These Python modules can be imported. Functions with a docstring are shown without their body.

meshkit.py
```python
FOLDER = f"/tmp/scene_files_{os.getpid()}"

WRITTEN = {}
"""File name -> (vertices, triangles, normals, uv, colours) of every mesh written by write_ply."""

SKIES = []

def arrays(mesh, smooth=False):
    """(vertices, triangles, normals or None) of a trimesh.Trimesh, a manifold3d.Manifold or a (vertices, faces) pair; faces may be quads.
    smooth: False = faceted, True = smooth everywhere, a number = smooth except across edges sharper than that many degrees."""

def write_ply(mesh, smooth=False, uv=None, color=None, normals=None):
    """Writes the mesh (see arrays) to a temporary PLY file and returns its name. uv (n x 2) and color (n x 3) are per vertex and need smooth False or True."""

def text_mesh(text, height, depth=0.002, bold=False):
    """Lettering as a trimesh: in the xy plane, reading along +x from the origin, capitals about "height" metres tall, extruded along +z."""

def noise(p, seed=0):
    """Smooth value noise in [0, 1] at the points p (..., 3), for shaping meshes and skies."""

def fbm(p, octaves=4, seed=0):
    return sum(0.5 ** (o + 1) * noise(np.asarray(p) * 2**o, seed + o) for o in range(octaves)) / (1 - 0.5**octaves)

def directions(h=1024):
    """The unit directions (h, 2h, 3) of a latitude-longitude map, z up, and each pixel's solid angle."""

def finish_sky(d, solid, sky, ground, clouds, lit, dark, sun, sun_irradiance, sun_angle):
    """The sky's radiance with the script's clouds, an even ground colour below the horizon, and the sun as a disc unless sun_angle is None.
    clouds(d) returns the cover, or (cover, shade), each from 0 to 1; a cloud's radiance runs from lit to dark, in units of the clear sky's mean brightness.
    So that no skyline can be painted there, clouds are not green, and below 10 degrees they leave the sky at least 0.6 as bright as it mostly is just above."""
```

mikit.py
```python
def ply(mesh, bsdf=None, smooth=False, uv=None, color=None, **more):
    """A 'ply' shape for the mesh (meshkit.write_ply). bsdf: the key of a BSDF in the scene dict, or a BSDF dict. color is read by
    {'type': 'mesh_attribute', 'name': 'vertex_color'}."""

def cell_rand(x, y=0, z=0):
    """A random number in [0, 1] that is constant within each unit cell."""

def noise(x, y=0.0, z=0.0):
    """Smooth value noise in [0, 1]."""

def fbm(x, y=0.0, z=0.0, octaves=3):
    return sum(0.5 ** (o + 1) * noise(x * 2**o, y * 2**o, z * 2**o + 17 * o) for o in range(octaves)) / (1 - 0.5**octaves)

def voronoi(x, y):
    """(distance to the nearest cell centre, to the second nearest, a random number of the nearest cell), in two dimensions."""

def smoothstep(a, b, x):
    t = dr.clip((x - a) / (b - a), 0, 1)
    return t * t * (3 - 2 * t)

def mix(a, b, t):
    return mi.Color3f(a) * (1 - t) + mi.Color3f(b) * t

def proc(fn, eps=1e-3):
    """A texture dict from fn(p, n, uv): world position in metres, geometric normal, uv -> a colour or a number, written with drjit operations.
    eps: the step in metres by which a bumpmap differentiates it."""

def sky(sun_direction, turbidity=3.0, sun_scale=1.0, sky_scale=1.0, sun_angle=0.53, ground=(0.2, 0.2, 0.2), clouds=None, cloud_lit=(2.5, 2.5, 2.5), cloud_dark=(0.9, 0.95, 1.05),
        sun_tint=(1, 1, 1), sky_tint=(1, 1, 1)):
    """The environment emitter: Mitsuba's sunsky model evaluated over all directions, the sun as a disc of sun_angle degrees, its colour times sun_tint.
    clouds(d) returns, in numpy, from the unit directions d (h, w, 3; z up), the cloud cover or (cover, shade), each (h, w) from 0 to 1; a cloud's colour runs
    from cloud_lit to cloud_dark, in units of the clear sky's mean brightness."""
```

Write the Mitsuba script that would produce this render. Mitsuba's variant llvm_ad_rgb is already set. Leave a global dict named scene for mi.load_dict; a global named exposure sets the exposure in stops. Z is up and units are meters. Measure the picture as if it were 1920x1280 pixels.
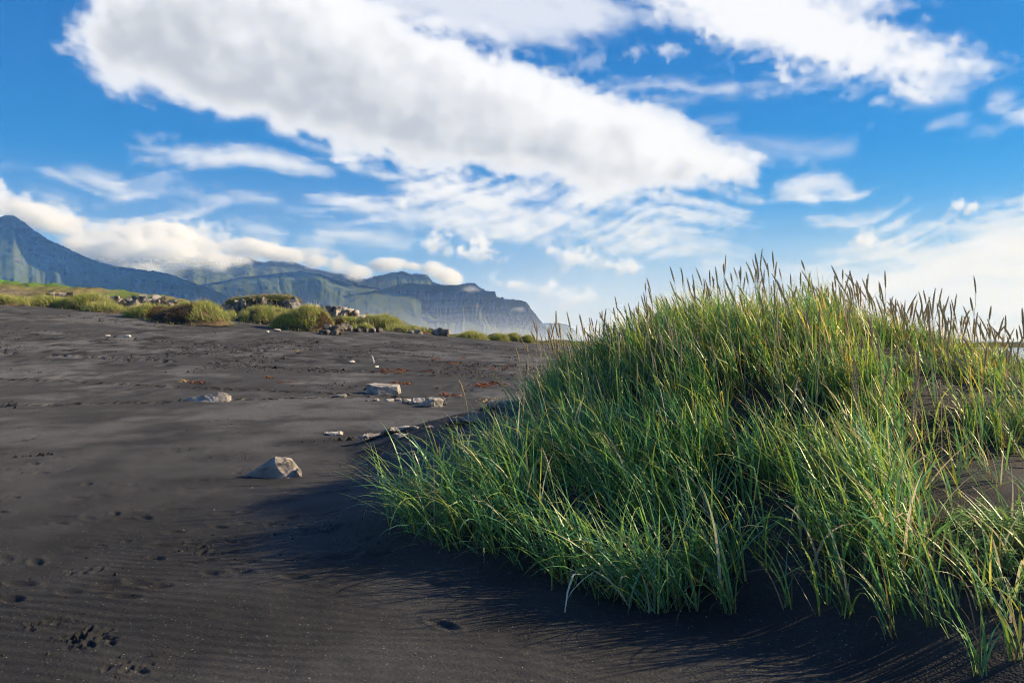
import math, random
import numpy as np
import trimesh
import drjit as dr
import mitsuba as mi
import mikit, meshkit
from mikit import noise, fbm, voronoi, smoothstep, mix, proc, cell_rand
from scipy.spatial import cKDTree
from scipy.ndimage import gaussian_filter, map_coordinates

T = mi.ScalarTransform4f
scene, labels = {}, {}
rng = np.random.default_rng(7)

# ------------------------------------------------------------------ camera, sky, sun, exposure
F, PX, PY, CH = 1507.0, 960.0, 638.0, 1.6        # focal length and centre in photograph pixels, eye height
scene['camera'] = {'type': 'perspective', 'fov': 65.0, 'fov_axis': 'x', 'near_clip': 0.05, 'far_clip': 60000.0,
                   'principal_point_offset_y': 0.0, 'medium': {'type': 'ref', 'id': 'haze_air'},
                   'to_world': T().look_at(origin=[0, 0, CH], target=[0, 100, CH - 0.1], up=[0, 0, 1])}
exposure = 2.8
SUN_AZ, SUN_EL = math.radians(77), math.radians(26.5)   # azimuth clockwise from the view axis
sun = [math.sin(SUN_AZ) * math.cos(SUN_EL), math.cos(SUN_AZ) * math.cos(SUN_EL), math.sin(SUN_EL)]


def ae(px, py):
    """Azimuth and elevation in degrees of a direction given as it was measured on the photograph."""
    a = math.atan2(px - PX, F)
    return math.degrees(a), math.degrees(math.atan2((PY - py) * math.cos(a), F))


def sstep(a, b, x):
    t = np.clip((x - a) / (b - a), 0, 1)
    return t * t * (3 - 2 * t)


def cloud_cover(d):
    h, w = d.shape[:2]
    az = np.degrees(np.arctan2(d[..., 0], d[..., 1]))
    el = np.degrees(np.arcsin(np.clip(d[..., 2], -1, 1)))
    dy, dx = 90.0 / h, 360.0 / w

    def spectral(seed, beta=1.9, stretch=1.0, angle=0.0, low=0.0):
        """Fractal noise on the sphere's az/el chart, mean 0, deviation 1; stretched along a direction (degrees from level)."""
        r = np.random.default_rng(seed)
        ky, kx = np.meshgrid(np.fft.fftfreq(h, dy), np.fft.fftfreq(w, dx), indexing='ij')
        ca, sa = math.cos(math.radians(angle)), math.sin(math.radians(angle))
        ka, kb = kx * ca - ky * sa, kx * sa + ky * ca
        k = np.sqrt((ka * stretch) ** 2 + kb ** 2) + 1e-9
        amp = np.where(k > low, k, 1e9) ** -beta
        amp[0, 0] = 0
        f = np.fft.ifft2(np.fft.fft2(r.standard_normal((h, w))) * amp).real
        return (f - f.mean()) / f.std()

    n1, n2 = spectral(3, 2.0, low=0.10), spectral(4, 1.7, low=0.22)
    fine = spectral(5, 1.35, low=0.5)
    bend = spectral(13, 2.6, low=0.03)
    ii, jj = np.meshgrid(np.arange(h), np.arange(w), indexing='ij')

    def curved(a, amount):
        return map_coordinates(a, [ii + amount / dy * bend, jj + 0.6 * amount / dx * np.roll(bend, 300, 1)], order=1, mode='grid-wrap')

    st1 = curved(spectral(6, 1.6, 14.0, -6, low=0.04), 0.9)
    st2 = spectral(8, 1.5, 3.0, 20, low=0.15)
    fib = curved(spectral(12, 1.25, 16.0, -8, low=0.10), 1.1)
    cells = gaussian_filter(spectral(9, 0.8, 1.6, 10, low=2.0), 0.7)

    def chain(pts):
        """Distance (degrees) inside a chain of round blobs (px, py, radius in px), and the height across it from -1 to 1."""
        P = [(*ae(x, y), math.degrees(r / F)) for x, y, r in pts]
        best, across = np.full((h, w), -99.0), np.zeros((h, w))
        for (x0, y0, r0), (x1, y1, r1) in zip(P[:-1], P[1:]):
            ux, uy = x1 - x0, y1 - y0
            t = np.clip(((az - x0) * ux + (el - y0) * uy) / (ux * ux + uy * uy), 0, 1)
            qx, qy = az - x0 - t * ux, el - y0 - t * uy
            r = r0 + (r1 - r0) * t
            s = r - np.hypot(qx, qy)
            across = np.where(s > best, (qy * abs(ux) - qx * uy * np.sign(ux)) / math.hypot(ux, uy) / r, across)
            best = np.maximum(best, s)
        return best, across

    cover, shade = np.zeros((h, w)), np.zeros((h, w))

    def put(c, s=0.0):
        nonlocal cover, shade
        c = np.clip(c, 0, 1)
        shade = np.where(cover + c > 1e-4, (shade * cover * (1 - c) + np.broadcast_to(s, c.shape) * c) / np.maximum(cover * (1 - c) + c, 1e-4), 0)
        cover = cover + c * (1 - cover)

    # thin high veils and streaks
    right = sstep(-16, 16, az)
    put(0.35 * sstep(9.5, 0.5, el + 0.3 * st1) * sstep(-12, 10, az) + 0.20 * sstep(13, 2, el))
    band = np.exp(-((el - 3.4 - 0.035 * az) / 3.4) ** 2)
    put(0.60 * sstep(-0.2, 2.6, 0.9 * st1 + 0.8 * fib + 0.05 * fine + 1.3 * right * band - 0.35) * sstep(12.0, 7.0, el))
    put(0.40 * sstep(0.5, 3.0, 0.8 * st1 + 0.7 * fib + 0.9 * np.exp(-((el - 6.5) / 2.5) ** 2)) * sstep(13, 9, el))
    put(0.45 * sstep(5.6, -0.6, el + 0.35 * st1 - 0.05 * az))
    for pts, amp, top in (
            ([(250, 278, 2), (330, 284, 9), (430, 296, 17), (540, 304, 18), (610, 318, 6)], 1.0, 0.85), ([(500, 240, 4), (560, 262, 9), (620, 285, 9), (660, 300, 5)], 1.0, 0.6),
            ([(90, 325, 3), (150, 333, 8), (205, 348, 10), (235, 362, 4)], 0.8, 0.7), ([(70, 355, 3), (110, 362, 6), (140, 375, 4)], 0.9, 0.4),
            ([(180, 388, 4), (240, 372, 9), (300, 362, 13), (360, 364, 12), (415, 372, 6)], 0.9, 0.7), ([(410, 350, 4), (450, 362, 9), (515, 375, 6)], 0.7, 0.75),
            ([(630, 305, 3), (700, 325, 10), (780, 345, 16), (880, 375, 17), (980, 400, 14), (1120, 418, 14), (1300, 432, 12)], 1.1, 0.9),
            ([(580, 370, 3), (660, 380, 11), (760, 400, 11), (860, 412, 9), (980, 430, 12), (1150, 448, 12), (1350, 462, 14)], 1.0, 0.85),
            ([(820, 330, 3), (900, 352, 8), (1010, 368, 10), (1160, 385, 14), (1280, 400, 12), (1420, 425, 8)], 1.1, 0.8),
            ([(1150, 352, 8), (1260, 372, 20), (1400, 400, 14)], 1.1, 0.75), ([(880, 440, 3), (1000, 450, 8), (1200, 470, 10), (1400, 480, 12)], 1.0, 0.6),
            ([(1040, 178, 5), (1100, 174, 10), (1160, 165, 11), (1220, 160, 6)], 0.9, 0.75), ([(1230, 160, 4), (1280, 158, 6), (1300, 156, 3)], 0.9, 0.6),
            ([(1170, 212, 4), (1215, 198, 13), (1270, 190, 9), (1320, 180, 6), (1370, 165, 4)], 0.9, 0.65), ([(925, 118, 2), (960, 142, 9), (1000, 150, 12), (1060, 145, 7)], 0.9, 0.9),
            ([(1410, 155, 3), (1440, 155, 5), (1500, 148, 4)], 0.9, 0.5), ([(1320, 230, 2), (1350, 229, 4), (1372, 228, 2)], 0.8, 0.45),
            ([(1360, 268, 2), (1450, 276, 5), (1590, 286, 4)], 0.6, 0.35), ([(1750, 236, 3), (1800, 231, 8), (1860, 242, 5)], 0.7, 0.65), ([(1730, 190, 2), (1785, 183, 4), (1800, 185, 2)], 0.7, 0.5),
            ([(1470, 352, 3), (1520, 342, 12), (1560, 340, 9), (1600, 365, 4)], 1.0, 0.85), ([(1860, 205, 6), (1890, 212, 13), (1960, 222, 18)], 0.7, 0.95), ([(1870, 183, 2), (1885, 181, 3), (1893, 182, 2)], 0.4, 0.8),
            ([(600, 440, 2), (660, 440, 5), (720, 448, 7), (760, 460, 5)], 0.7, 0.75), ([(430, 415, 3), (480, 425, 7), (520, 435, 4)], 0.9, 0.6), ([(540, 393, 2), (570, 393, 4), (600, 396, 2)], 0.6, 0.5), ([(570, 448, 3), (600, 455, 6), (615, 460, 3)], 0.6, 0.6),
            ([(1510, 415, 8), (1640, 425, 18), (1760, 420, 20), (1990, 440, 40)], 1.3, 0.8), ([(1800, 372, 4), (1890, 375, 14), (2000, 370, 40)], 1.3, 0.8), ([(1540, 470, 10), (1700, 480, 22), (1990, 500, 40)], 1.3, 0.75),
            ([(1330, 500, 10), (1500, 515, 16), (1800, 540, 30), (2000, 560, 40)], 1.2, 0.6)):
        s, _ = chain(pts)
        put(0.97 * top * sstep(-0.75, 1.05, s + amp * (0.14 * st2 + 0.36 * fib + 0.07 * fine)))
    # rippled veil at the top
    s, _ = chain([(740, -20, 70), (900, 15, 75), (1050, 20, 60), (1180, 5, 40), (1300, -40, 40)])
    put(0.74 * sstep(-0.9, 2.3, s + 0.5 * st2 + 0.3 * fib + 0.15 * cells))
    s, _ = chain([(1030, 130, 14), (1090, 118, 20), (1130, 105, 18)])
    put(0.34 * sstep(0.0, 1.3, s + 0.22 * cells + 0.3 * n2))
    s, _ = chain([(1170, 105, 8), (1200, 96, 14), (1225, 98, 8), (1260, 93, 10), (1290, 96, 5)])
    put(0.60 * sstep(-0.1, 1.0, s + 0.2 * n2 + 0.2 * fine))
    # torn bright cloud at the upper right
    s, _ = chain([(1270, -60, 80), (1400, 5, 75), (1530, 50, 75), (1660, 100, 50), (1740, 118, 34), (1815, 118, 10)])
    put(0.6 * sstep(-1.2, 1.2, s + 0.45 * st2 + 0.4 * fib + 0.2 * fine), 0.0)
    put(0.97 * sstep(-0.2, 1.7, s + 0.30 * n2 + 0.45 * st2 + 0.22 * fine), 0.04)
    # the long bank across the sky: a torn fringe, then the body
    s, v = chain([(165, 55, 18), (235, 60, 74), (400, 75, 116), (600, 120, 131), (800, 188, 116), (1000, 233, 102), (1180, 280, 82), (1300, 310, 55), (1400, 322, 14)])
    put(0.75 * sstep(-0.9, 0.7, s + 0.16 * n1 + 0.20 * n2 + 0.10 * fine + 0.30 * st2 + 0.20 * fib), 0.05)
    e = s + 0.18 * n1 + 0.11 * n2 + 0.04 * fine + 0.10 * st2
    put(sstep(-0.1, 1.0, e), np.clip(0.42 - 0.60 * v - 0.12 * n1 + 0.09 * n2 + 0.02 * fine - 0.018 * az, 0, 1) * sstep(-0.1, 2.0, e))
    # heaped clouds low down
    for pts, soft in (([(872, 472, 9), (905, 467, 16), (935, 470, 12)], .35), ([(808, 455, 8), (828, 450, 11), (838, 465, 6)], .5),
                      ([(1035, 470, 9), (1070, 480, 15), (1130, 493, 13), (1190, 503, 7)], .45), ([(752, 386, 3), (768, 375, 9), (782, 386, 4)], .4),
                      ([(1110, 624, 6), (1160, 614, 16), (1240, 632, 20), (1330, 640, 16)], .5), ([(1350, 335, 6), (1380, 322, 14), (1412, 308, 6)], .5),
                      ([(-160, 350, 50), (-40, 378, 32), (20, 388, 24), (80, 402, 16), (125, 415, 8)], .5), ([(190, 438, 10), (260, 436, 12), (330, 436, 14), (420, 450, 12), (500, 466, 10), (560, 480, 8)], .6),
                      ([(930, 530, 4), (990, 534, 6), (1040, 537, 3)], .5), ([(1780, 392, 3), (1800, 386, 5), (1815, 390, 3)], .3), ([(1590, 455, 5), (1612, 452, 7), (1630, 460, 4)], .4), ([(1020, 545, 6), (1060, 560, 9), (1100, 560, 6)], .7)):
        s, v = chain(pts)
        e = s + 0.20 * n2 + 0.16 * fine
        put(0.96 * sstep(-soft, soft * 1.2, e), np.clip(0.15 - 0.3 * v, 0, 0.5))
    # elsewhere: unseen broken sky, its cloud thinned to lower the ambient light
    away = sstep(38, 55, np.abs(az)) + sstep(26, 34, el)
    put(np.clip(away, 0, 1) * sstep(1.1, 2.1, n1 + 0.4 * n2) * 0.9, 0.15)
    return cover, shade


scene['sky'] = mikit.sky(sun, turbidity=2.2, clouds=cloud_cover, cloud_lit=(4.9, 5.05, 5.45), cloud_dark=(2.75, 2.92, 3.25), sky_tint=(0.036, 0.325, 0.67), ground=(0.06, 0.06, 0.06), sun_tint=(0.94, 1.0, 1.10))
labels['sky'] = {'kind': 'structure', 'label': 'deep blue sky with a long white cloud bank'}


# ------------------------------------------------------------------ helpers
def add(key, mesh, bsdf, smooth=False, label=None, category=None, group=None, kind=None, **more):
    base, n = key, 0
    while key in scene:
        n += 1
        key = f'{base}_{n:03d}'
    scene[key] = mikit.ply(mesh, bsdf, smooth=smooth, **more)
    note(key, label, category, group, kind)
    return key


def note(key, label=None, category=None, group=None, kind=None):
    d = {k: v for k, v in dict(label=label, category=category, group=group, kind=kind).items() if v}
    if d:
        labels[key] = d


used_things = set()


def thing(name, label, category, group=None):
    key, n = name, 0
    while key in used_things or key in scene:
        n += 1
        key = f'{name}_{n:03d}'
    used_things.add(key)
    note(key, label, category, group)
    return key


def grid_faces(nr, nc, wrap=False):
    i, j = np.meshgrid(np.arange(nr - 1), np.arange(nc if wrap else nc - 1), indexing='ij')
    a, b = i * nc + j, i * nc + (j + 1) % nc
    c, d = b + nc, a + nc
    return np.vstack([np.stack([a, b, c], -1).reshape(-1, 3), np.stack([a, c, d], -1).reshape(-1, 3)])


def nz(x, y, z=0.0, seed=0, octaves=4):
    x, y = np.broadcast_arrays(np.asarray(x, float), np.asarray(y, float))
    return meshkit.fbm(np.stack([x, y, np.broadcast_to(np.asarray(z, float), x.shape)], -1), octaves, seed)


# ------------------------------------------------------------------ the lie of the land
RIDGES = [  # (x, y, height, half width)
    [(-0.9, 13.0, 0.10, 1.8), (-0.1, 12.2, 0.50, 2.4), (0.8, 11.0, 0.76, 3.0), (2.0, 9.7, 1.08, 3.5), (2.9, 8.9, 1.72, 4.1), (4.0, 8.5, 1.16, 4.0), (5.2, 8.3, 0.64, 4.2), (8.0, 8.6, 0.45, 4.6), (14, 9, 0.5, 5)],
    [(2.8, 8.6, 1.5, 3.0), (1.4, 7.8, 0.80, 2.6), (0.3, 7.4, 0.36, 2.2), (-0.7, 7.2, 0.13, 1.7), (-1.2, 7.1, 0.05, 1.4)],
    [(3.0, 6.6, 0.75, 2.6), (3.6, 4.6, 0.45, 2.2), (4.0, 3.0, 0.5, 2.2)]]
RS = []
for line in RIDGES:
    L = np.array(line)
    t = np.linspace(0, len(L) - 1, 24 * len(L))
    RS.append(np.stack([np.interp(t, np.arange(len(L)), L[:, k]) for k in range(4)], 1))
RS = np.vstack(RS)


def dune(x, y):
    x, y = np.broadcast_arrays(np.asarray(x, float), np.asarray(y, float))
    sh = x.shape
    x, y = x.ravel(), y.ravel()
    near = (x > -5) & (x < 22) & (y > -2) & (y < 21)
    xi, yi = x[near], y[near]
    acc = np.zeros(len(xi))
    for rx, ry, rz, rw in RS:
        q = np.clip(1 - ((xi - rx) ** 2 + (yi - ry) ** 2) / rw ** 2, 0, None)
        acc += (rz * q ** 1.35) ** 10
    out = np.zeros(len(x))
    out[near] = acc ** 0.1 * 0.80
    return out.reshape(sh)


def land(x, y):
    """Height of the sand without small detail."""
    x, y = np.broadcast_arrays(np.asarray(x, float), np.asarray(y, float))
    rise = np.clip(1.45 - 0.08 * x + 0.0 * y, -1.1, 5.2)
    z = rise * sstep(13, 66, y) ** 1.0
    z = z + 0.10 * (nz(x / 7, y / 7, 0, 2, 3) - 0.5) * sstep(2, 9, y) + 0.5 * (nz(x / 22, y / 30, 0, 5, 3) - 0.5) * sstep(25, 60, y)
    z = z * (1 - sstep(75, 140, y)) - 1.6 * sstep(75, 140, y)
    back = sstep(12, -12, y)
    z = z * (1 - back)
    z = z - 0.02 * np.clip(x - 14, 0, 60) * (1 - sstep(60, 100, y))
    return z + dune(x, y)


def drop(px, py, rmin=2.5, rmax=400.0):
    """Where the ray measured at a photograph point meets the land (used to place things at their real spot)."""
    t = np.geomspace(rmin, rmax, 3000)
    x, y, z = (px - PX) / F * t, t, CH + (PY - py) / F * t
    below = np.nonzero(z < land(x, y))[0]
    i = below[0] if len(below) else len(t) - 1
    if t[i] > 76:                     # past the brow of the sand: stand it on the brow
        i = int(np.argmax(np.where((t > 30) & (t < 70), (land(x, y) - CH) / t, -9)))
    return float(x[i]), float(y[i]), float(land(x[i], y[i]))


# ------------------------------------------------------------------ materials
def rough(fn, r=0.9, bump=None, scale=0.01, eps=2e-3, spec=0.3):
    b = {'type': 'principled', 'base_color': proc(fn) if callable(fn) else {'type': 'rgb', 'value': fn}, 'roughness': r, 'specular': spec}
    if bump is not None:
        b = {'type': 'bumpmap', 'arbitrary': proc(bump, eps), 'scale': scale, 'bsdf': b}
    return {'type': 'twosided', 'bsdf': b}


def sand_color(p, n, uv):
    big = fbm(p.x * 0.35, p.y * 0.22, 0.0, 3)
    mid = fbm(p.x * 1.7, p.y * 1.1, 3.0, 3)
    grain = 0.5 * noise(p.x * 240, p.y * 240, p.z * 240) + 0.5 * noise(p.x * 95, p.y * 95, p.z * 95)
    streak = fbm(p.x * 0.25 + p.y * 0.05, p.y * 1.3, 7.0, 3)
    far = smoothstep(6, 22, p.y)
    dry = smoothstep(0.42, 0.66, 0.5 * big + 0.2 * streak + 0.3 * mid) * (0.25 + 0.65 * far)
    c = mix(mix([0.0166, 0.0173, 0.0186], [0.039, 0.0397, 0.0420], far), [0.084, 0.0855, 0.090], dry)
    c = c * (0.45 + 1.1 * grain) * (0.80 + 0.40 * mid)
    fleck = smoothstep(0.9955, 0.9965, cell_rand(dr.floor(p.x * 210), dr.floor(p.y * 130), 1.0))
    c = mix(c, [0.30, 0.29, 0.27], fleck * 0.6 * (1 - smoothstep(6, 12, p.y)))
    clod_shade = smoothstep(0.55, 0.70, fbm(p.x * 1.9, p.y * 1.1, 11.0, 4)) * smoothstep(12, 36, p.y) * smoothstep(0.36, 0.6, fbm(p.x * 0.12, p.y * 0.25, 5.0, 2))  # damp sand tone, with the shade among churned clods painted in
    return c * (1 - 0.62 * clod_shade)


def sand_bump(p, n, uv):
    w = noise(p.x * 0.7, p.y * 0.7, 1.0) * 9.0 + 1.6 * noise(p.x * 2.6, p.y * 2.6, 2.0)
    rip = dr.sin((p.y * 1.0 + p.x * 0.30) * 62 + w * 2.4)
    where = (0.08 + 0.92 * smoothstep(0.44, 0.66, fbm(p.x * 0.45 + 3, p.y * 0.45, 4.0, 2))) * (1 - smoothstep(12, 22, p.y))
    return rip * where * (0.0012 + 0.0022 * noise(p.x * 1.7, p.y * 1.7, 6.0)) + noise(p.x * 130, p.y * 130, p.z * 130) * 0.0036 + noise(p.x * 33, p.y * 33, p.z * 33) * 0.0018 + noise(p.x * 9, p.y * 9, p.z * 9) * 0.007


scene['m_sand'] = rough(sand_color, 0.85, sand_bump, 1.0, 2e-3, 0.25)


def rock_color(p, n, uv):
    a = fbm(p.x * 3.1, p.y * 3.1, p.z * 3.1, 4)
    b = noise(p.x * 60, p.y * 60, p.z * 60)
    c = mix([0.17, 0.155, 0.14], [0.40, 0.37, 0.335], smoothstep(0.3, 0.7, a))
    pit = smoothstep(0.66, 0.74, fbm(p.x * 19, p.y * 19, p.z * 19, 2))
    return c * (0.75 + 0.5 * b) * (1 - 0.5 * pit)


def rock_bump(p, n, uv):
    return fbm(p.x * 26, p.y * 26, p.z * 26, 3) * 0.03 + noise(p.x * 110, p.y * 110, p.z * 110) * 0.004


scene['m_rock'] = rough(rock_color, 0.85, rock_bump, 1.0, 3e-3)


def outcrop_color(p, n, uv):
    a = fbm(p.x * 0.9, p.y * 0.9, p.z * 0.5, 4)
    c = mix([0.065, 0.055, 0.047], [0.40, 0.36, 0.31], smoothstep(0.33, 0.72, a))
    lichen = smoothstep(0.55, 0.7, fbm(p.x * 0.6 + 9, p.y * 0.6, p.z * 1.2, 3)) * smoothstep(0.2, 0.8, n.z)
    return mix(c, [0.11, 0.10, 0.035], lichen * 0.8)


scene['m_outcrop'] = rough(outcrop_color, 0.9, lambda p, n, uv: fbm(p.x * 3, p.y * 3, p.z * 3, 3) * 0.25, 1.0, 1e-2)


def turf_color(p, n, uv):
    a = fbm(p.x * 0.5, p.y * 0.5, p.z * 0.5, 4)
    c = mix([0.075, 0.062, 0.026], [0.115, 0.125, 0.030], smoothstep(0.35, 0.65, a))
    return c * (0.7 + 0.6 * noise(p.x * 7, p.y * 7, p.z * 7))


scene['m_turf'] = rough(turf_color, 0.95, lambda p, n, uv: fbm(p.x * 4, p.y * 4, p.z * 4, 3) * 0.2, 1.0, 1e-2)


def hill_color(p, n, uv):
    a = fbm(p.x * 0.055, p.y * 0.055, p.z * 0.3, 4)
    b = fbm(p.x * 0.5, p.y * 0.5, p.z * 1.5, 3)
    c = mix([0.13, 0.115, 0.05], [0.075, 0.115, 0.028], smoothstep(0.42, 0.6, a + 0.16 * (b - 0.5)))
    c = mix(c, [0.055, 0.15, 0.022], smoothstep(-0.1, 1.6, p.z - 11.2 + 3 * (a - 0.5)))
    rocky = smoothstep(0.50, 0.62, fbm(p.x * 0.11, p.y * 0.05, p.z * 0.55, 4)) * (1 - smoothstep(10.5, 12.5, p.z))
    c = mix(c, [0.13, 0.112, 0.092], rocky * 0.9)
    return c * (0.65 + 0.7 * b)


scene['m_hill'] = rough(hill_color, 0.95, lambda p, n, uv: fbm(p.x * 0.9, p.y * 0.9, p.z * 0.9, 3) * 1.0, 1.0, 3e-2)


def mountain_color(p, n, uv):
    steep = 1 - n.z
    a = fbm(p.x * 0.0045, p.y * 0.0045, p.z * 0.006, 5)
    strata = noise(p.x * 0.0012, p.y * 0.0012, p.z * 0.034 + 0.9 * a)
    strata2 = noise(p.x * 0.002, p.y * 0.002, p.z * 0.065 + 1.5 * a)
    rockc = mix([0.024, 0.023, 0.024], [0.080, 0.071, 0.060], smoothstep(0.3, 0.75, 0.6 * strata + 0.4 * strata2))
    green = mix([0.040, 0.060, 0.022], [0.066, 0.086, 0.032], a)
    g = smoothstep(0.62, 0.38, steep + 0.5 * (a - 0.5) + 0.12 * (strata2 - 0.5))
    g = dr.maximum(g, 0.55 * smoothstep(0.70, 0.80, strata) * smoothstep(0.75, 0.5, steep))
    scree = smoothstep(0.56, 0.7, fbm(p.x * 0.05, p.y * 0.02, p.z * 0.008, 3)) * smoothstep(0.25, 0.45, steep)
    c = mix(rockc, green, g)
    return mix(c, [0.10, 0.092, 0.082], scree * 0.5)


scene['m_mountain'] = rough(mountain_color, 0.95, lambda p, n, uv: fbm(p.x * 0.016, p.y * 0.016, p.z * 0.016, 3) * 18, 1.0, 1.0)


# ------------------------------------------------------------------ the air: haze everywhere, mist low over the sea, cloud on the mountains
def boxed(key, lo, hi, medium, outside=None, label=None):
    lo, hi = np.array(lo, float), np.array(hi, float)
    scene[key] = {'type': 'cube', 'to_world': T().translate(((lo + hi) / 2).tolist()).scale(((hi - lo) / 2).tolist()), 'bsdf': {'type': 'null'},
                  'interior': {'type': 'ref', 'id': medium}}
    if outside:
        scene[key]['exterior'] = {'type': 'ref', 'id': outside}
    note(key, label, kind='stuff')


def grid_medium(key, density, lo, hi, albedo):
    """density[z, y, x] in 1/m over the box lo..hi."""
    lo, hi = np.array(lo, float), np.array(hi, float)
    top = float(density.max())
    scene[key] = {'type': 'heterogeneous', 'albedo': {'type': 'rgb', 'value': albedo}, 'scale': 1.0, 'phase': {'type': 'hg', 'g': 0.25},
                  'sigma_t': {'type': 'gridvolume', 'grid': mi.VolumeGrid(np.ascontiguousarray(density[..., None], dtype=np.float32)),
                              'to_world': T().translate(lo.tolist()).scale((hi - lo).tolist())}}


HAZE = 3.5e-5
scene['haze_air'] = {'type': 'homogeneous', 'albedo': {'type': 'rgb', 'value': [0.88, 0.94, 0.98]}, 'sigma_t': {'type': 'rgb', 'value': [0.32 * HAZE, 0.9 * HAZE, 2.3 * HAZE]}}
boxed('haze', (-9500, -4000, -30), (9500, 9500, 1180), 'haze_air', label='thin blue haze in the air between the beach and the mountains')

# ------------------------------------------------------------------ mountains
def px_point(px, py, y):
    return (px - PX) / F * y, y, CH + (PY - py) / F * y


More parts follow.
